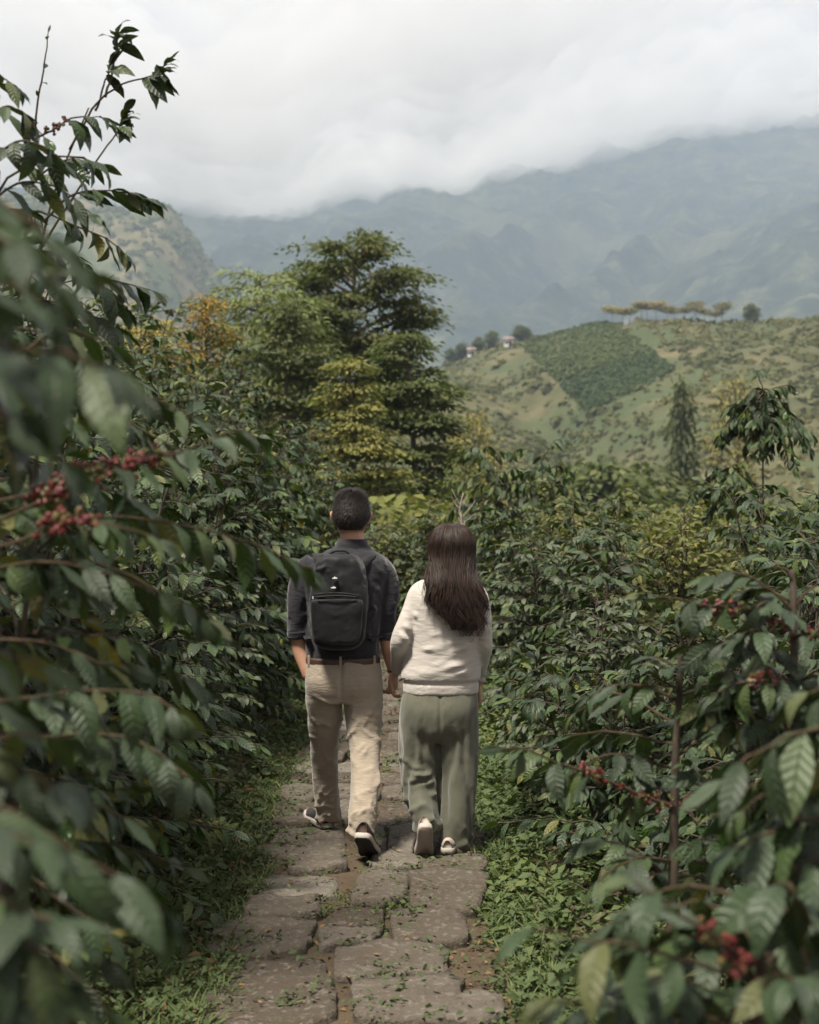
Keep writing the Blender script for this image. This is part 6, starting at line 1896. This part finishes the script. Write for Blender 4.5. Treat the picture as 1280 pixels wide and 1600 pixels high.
for k in range(22):       # slack creases across the lower back
    y0 = rng.uniform(985, 1058); x0 = rng.uniform(645, 715); L = rng.uniform(15, 45)
    D += fold(V, px(x0, y0, WY - .12), px(x0 + L, y0 + rng.normal(0, 5) - 3, WY - .12), rng.uniform(0.008, 0.016), 0.006)
for k in range(12):
    y0 = rng.uniform(945, 1015)
    D += fold(V, px(640 - (y0 - 945) * .32, y0, WY - .10), px(655 - (y0 - 945) * .3, y0 + 14, WY - .08), 0.011, 0.007)
    D += fold(V, px(748, y0, WY - .07), px(764, y0 + rng.normal(0, 10), WY - .06), 0.010, 0.006)
zr = px(0, 1064, WY)[2]
D -= 0.010 * np.exp(-((zz - zr) / 0.007) ** 2)                                   # waistband seam
D += 0.0012 * np.sin(np.arctan2(V[:, 1] - WY, V[:, 0] - px(689, 0, WY)[0]) * 150) * (zz < zr - 0.006)   # ribbing
for sg, (a, b) in ((1, ((655, 915), (643, 960))), (1, ((643, 960), (641, 1010))), (1, ((742, 915), (748, 975)))):
    D -= fold(V, px(*a, WY - .10), px(*b, WY - .10), 0.005, 0.006)               # sleeve seams
child(wom, 'sweatshirt', finish(me, V + N * D[:, None]), CREAM, label='cream sweatshirt with ribbed waistband')
HW = px(706, 858, WY + 0.0)
ac = Acc()
head(ac, HW, 0.97, tiltx=0.1, female=True)
ac.add(*loft(dense([sec(920, 682, 724, WY, .06), sec(905, 688, 722, WY + .005, .052), sec(890, 690, 721, WY + .012, .05), sec(868, 692, 720, WY + .025, .052)])))
ac.add(*loft(dense([(c[0], c[1], c[2], c[3] - .022, c[4] - .022) for c in tors[1:9]] + [(c[0], c[1], c[2], c[3] - .022, c[4] - .022) for c in pel[1:]])))
for leg in (legL, legR):
    ac.add(*loft(dense([(c[0], c[1], c[2], max(c[3] - .035, .03), max(c[4] - .04, .032)) for c in leg] + [(leg[-1][0], leg[-1][1] + 0.015, max(leg[-1][2] - 0.03, 0.07), 0.025, 0.030)])))
ac.add(*limb([(668, 924, WY, .036), (653, 932, WY - .01, .038), (641, 955, WY - .03, .036), (630, 985, WY - .05, .036), (624, 1006, WY - .04, .036), (623, 1020, WY + .03, .034), (622, 1036, WY + .12, .030), (617, 1052, WY + .185, .023), (615.5, 1056, WY + .195, .0225)], 26))
ac.add(*limb([(730, 924, WY, .036), (744, 932, WY - .01, .038), (752, 955, WY - .02, .035), (755, 985, WY - .03, .034), (755, 1010, WY - .02, .034), (752, 1028, WY + .05, .032), (749, 1050, WY + .13, .028), (748, 1068, WY + .165, .023), (748.5, 1074, WY + .165, .022)], 26))
hand(ac, px(614.5, 1056, WY + .195), (-0.10, -0.25, -1), (-0.95, 0.3, 0), (-0.1, -0.95, 0), 0.75, 0.9, 0.35)
hand(ac, px(748.5, 1072, WY + .165), (0.03, -0.10, -1), (1, 0.1, 0), (0.1, 1, 0), 0.35, 0.9)
me, V, N = remesh(ac, 'body', 0.0045, 4)
child(wom, 'body', finish(me, V), SKIN)
for sg in (-1, 1):
    V, Q, T = SPH; ac = Acc(); ac.add(V * 0.0115 + HW + np.array([sg * .031, .08, -.004]), Q, T)
    child(wom, 'eye', ac.mesh('eye'), EYE)
# long wavy hair: an inner fall and many locks over it
ac = Acc()
hw_rows = [(824, 700, 712, .02), (829, 687, 726, .062), (840, 678, 735, .090), (855, 673, 739, .104), (872, 671, 741, .100), (890, 671, 742, .086), (908, 673, 744, .062)]
ac2 = Acc()
ac2.add(*loft(dense([(px(0.5 * (l + r), y_, WY)[0], HW[1] - 0.006 - 0.010 * (y_ > 850), px(0, y_, WY)[2], 0.5 * (r - l) / FPX * WY * 0.97, ry) for (y_, l, r, ry) in hw_rows]), 30))
rows2 = [(885, 671, 743, -.055, .05), (905, 671, 745, -.09, .043), (925, 673, 748, -.12, .030), (945, 680, 751, -.134, .024), (965, 692, 751, -.140, .018), (980, 700, 747, -.142, .012)]
ac2.add(*loft(dense([(px(0.5 * (l + r), y_, WY)[0], WY + yo, px(0, y_, WY)[2], 0.5 * (r - l) / FPX * WY * 0.88, ry) for (y_, l, r, yo, ry) in rows2]), 24))
me, V, N = remesh(ac2, 'hair_under', 0.007, 5)
# cut away the part in front of the face
inner = finish(me, V + N * (0.003 * fbm(V[:, 0] * 60, V[:, 1] * 60, V[:, 2] * 6, seed=361, oct=2))[:, None])
bm = bmesh.new(); bm.from_mesh(inner)
fz = HW[2]
bmesh.ops.delete(bm, geom=[v for v in bm.verts if v.co.y > HW[1] + 0.035 and v.co.z < fz + 0.06 and abs(v.co.x - HW[0]) < 0.075], context='VERTS')
bm.to_mesh(inner); bm.free()
at = inner.attributes.get('rnd')
hair = child(wom, 'hair', inner, HAIR, label='long wavy dark brown hair')
for k in range(120):
    u0 = rng.uniform(-1, 1) if k > 24 else np.linspace(-1, 1, 25)[k]
    lay0 = rng.random()
    ztp = np.interp(u0, [-1, -0.75, -0.4, 0.1, 0.5, 0.85, 1], [950, 958, 975, 996, 999, 992, 972]) - (55 * rng.random() ** 1.5 if k % 3 else 4 * rng.random())
    ph, fq, am = rng.uniform(0, 6.28), rng.uniform(10, 17), rng.uniform(0.6, 1.5)
    J = {y_: rng.uniform(0.93, 1.07) for y_ in (905, 935, 962, 992)}
    for q in range(20):
        stray = rng.random() < 0.07
        u = np.clip(u0 + rng.normal(0, 0.035), -1.06, 1.06)
        lay = np.clip(lay0 + rng.normal(0, 0.12), 0, 1.2)
        zt = px(0, ztp - abs(rng.normal(0, 7)) + (14 if stray else 0), WY)[2]
        az = u * 1.75
        sgn = np.sign(u) if abs(u) > 0.02 else 1
        oy = rng.uniform(-0.05, 0.07) * (0.35 + abs(u))
        top = HW + np.array([0.006 * sgn, oy, 0.121 - 0.9 * oy * oy / 0.1])
        g = 1.045 + 0.05 * (lay - 0.4)
        def shell(el, gr=g):
            return HW + np.array([math.sin(az) * math.cos(el) * 0.103 * gr, -math.cos(az) * math.cos(el) * 0.118 * gr, math.sin(el) * 0.122 * gr])
        pts = [top, shell(0.95), shell(0.35), shell(-0.25)]
        lat = lambda y_, l, r: px(0.5 * (l + r) + 0.5 * (r - l) * (u0 * J[y_] * (1.0 if not stray else 1.12) + 0.7 * (u - u0)), y_, WY)[0]
        off = -0.014 * lay
        pts.append(np.array([lat(905, 668, 747), WY - 0.150 + 0.06 * u * u + off, px(0, 905, WY)[2]]))
        pts.append(np.array([lat(935, 666, 755), WY - 0.163 + 0.05 * u * u + off, px(0, 935, WY)[2]]))
        pts.append(np.array([lat(962, 674, 757), WY - 0.166 + 0.045 * u * u + off, px(0, 962, WY)[2]]))
        pts.append(np.array([lat(992, 688, 755), WY - 0.164 + 0.03 * u * u + off, px(0, 998, WY)[2]]))
        P = smooth_path(pts, 30)
        P = P[P[:, 2] > zt]
        if len(P) < 8:
            continue
        s = np.linspace(0, 1, len(P))
        cur = P[:, 2]
        wv = am * (0.005 + 0.025 * sstep(px(0, 880, WY)[2], px(0, 985, WY)[2], cur)) * np.sin((1.6 - cur) * fq * 2.2 + ph + (rng.normal(0, 0.5) if not stray else rng.uniform(0, 6)))
        P[:, 0] += wv; P[:, 1] -= 0.6 * np.abs(wv)
        r = (0.0034 if q % 6 == 0 else 0.0016) * np.interp(s, [0, 0.1, 0.7, 1.0], [0.5, 1.0, 0.85, 0.12]) * (0.6 if stray else 1)
        V, Q, T = tube(P, r, 4 if q % 6 == 0 else 3, cap=False)
        ac.add(V, Q, None, rnd=np.clip(0.5 * lay0 + 0.5 * rng.random(), 0, 1))
child(wom, 'hair_lock', ac.mesh('hair_lock'), HAIR, kind='stuff')
shoe(wom, (px(668, 1300, 6.60)[0], 6.415, 0.040), math.radians(6), math.radians(55), 0.245, 0.088, SHOE_PALE, RUBBER_W, RUBBER_T, 'pale sneaker with raised heel and tan tread')
shoe(wom, (px(699, 1300, 6.62)[0], 6.60, 0.045), math.radians(-6), 0.0, 0.245, 0.088, SHOE_PALE, RUBBER_W, RUBBER_D, 'pale sneaker flat on the stone')
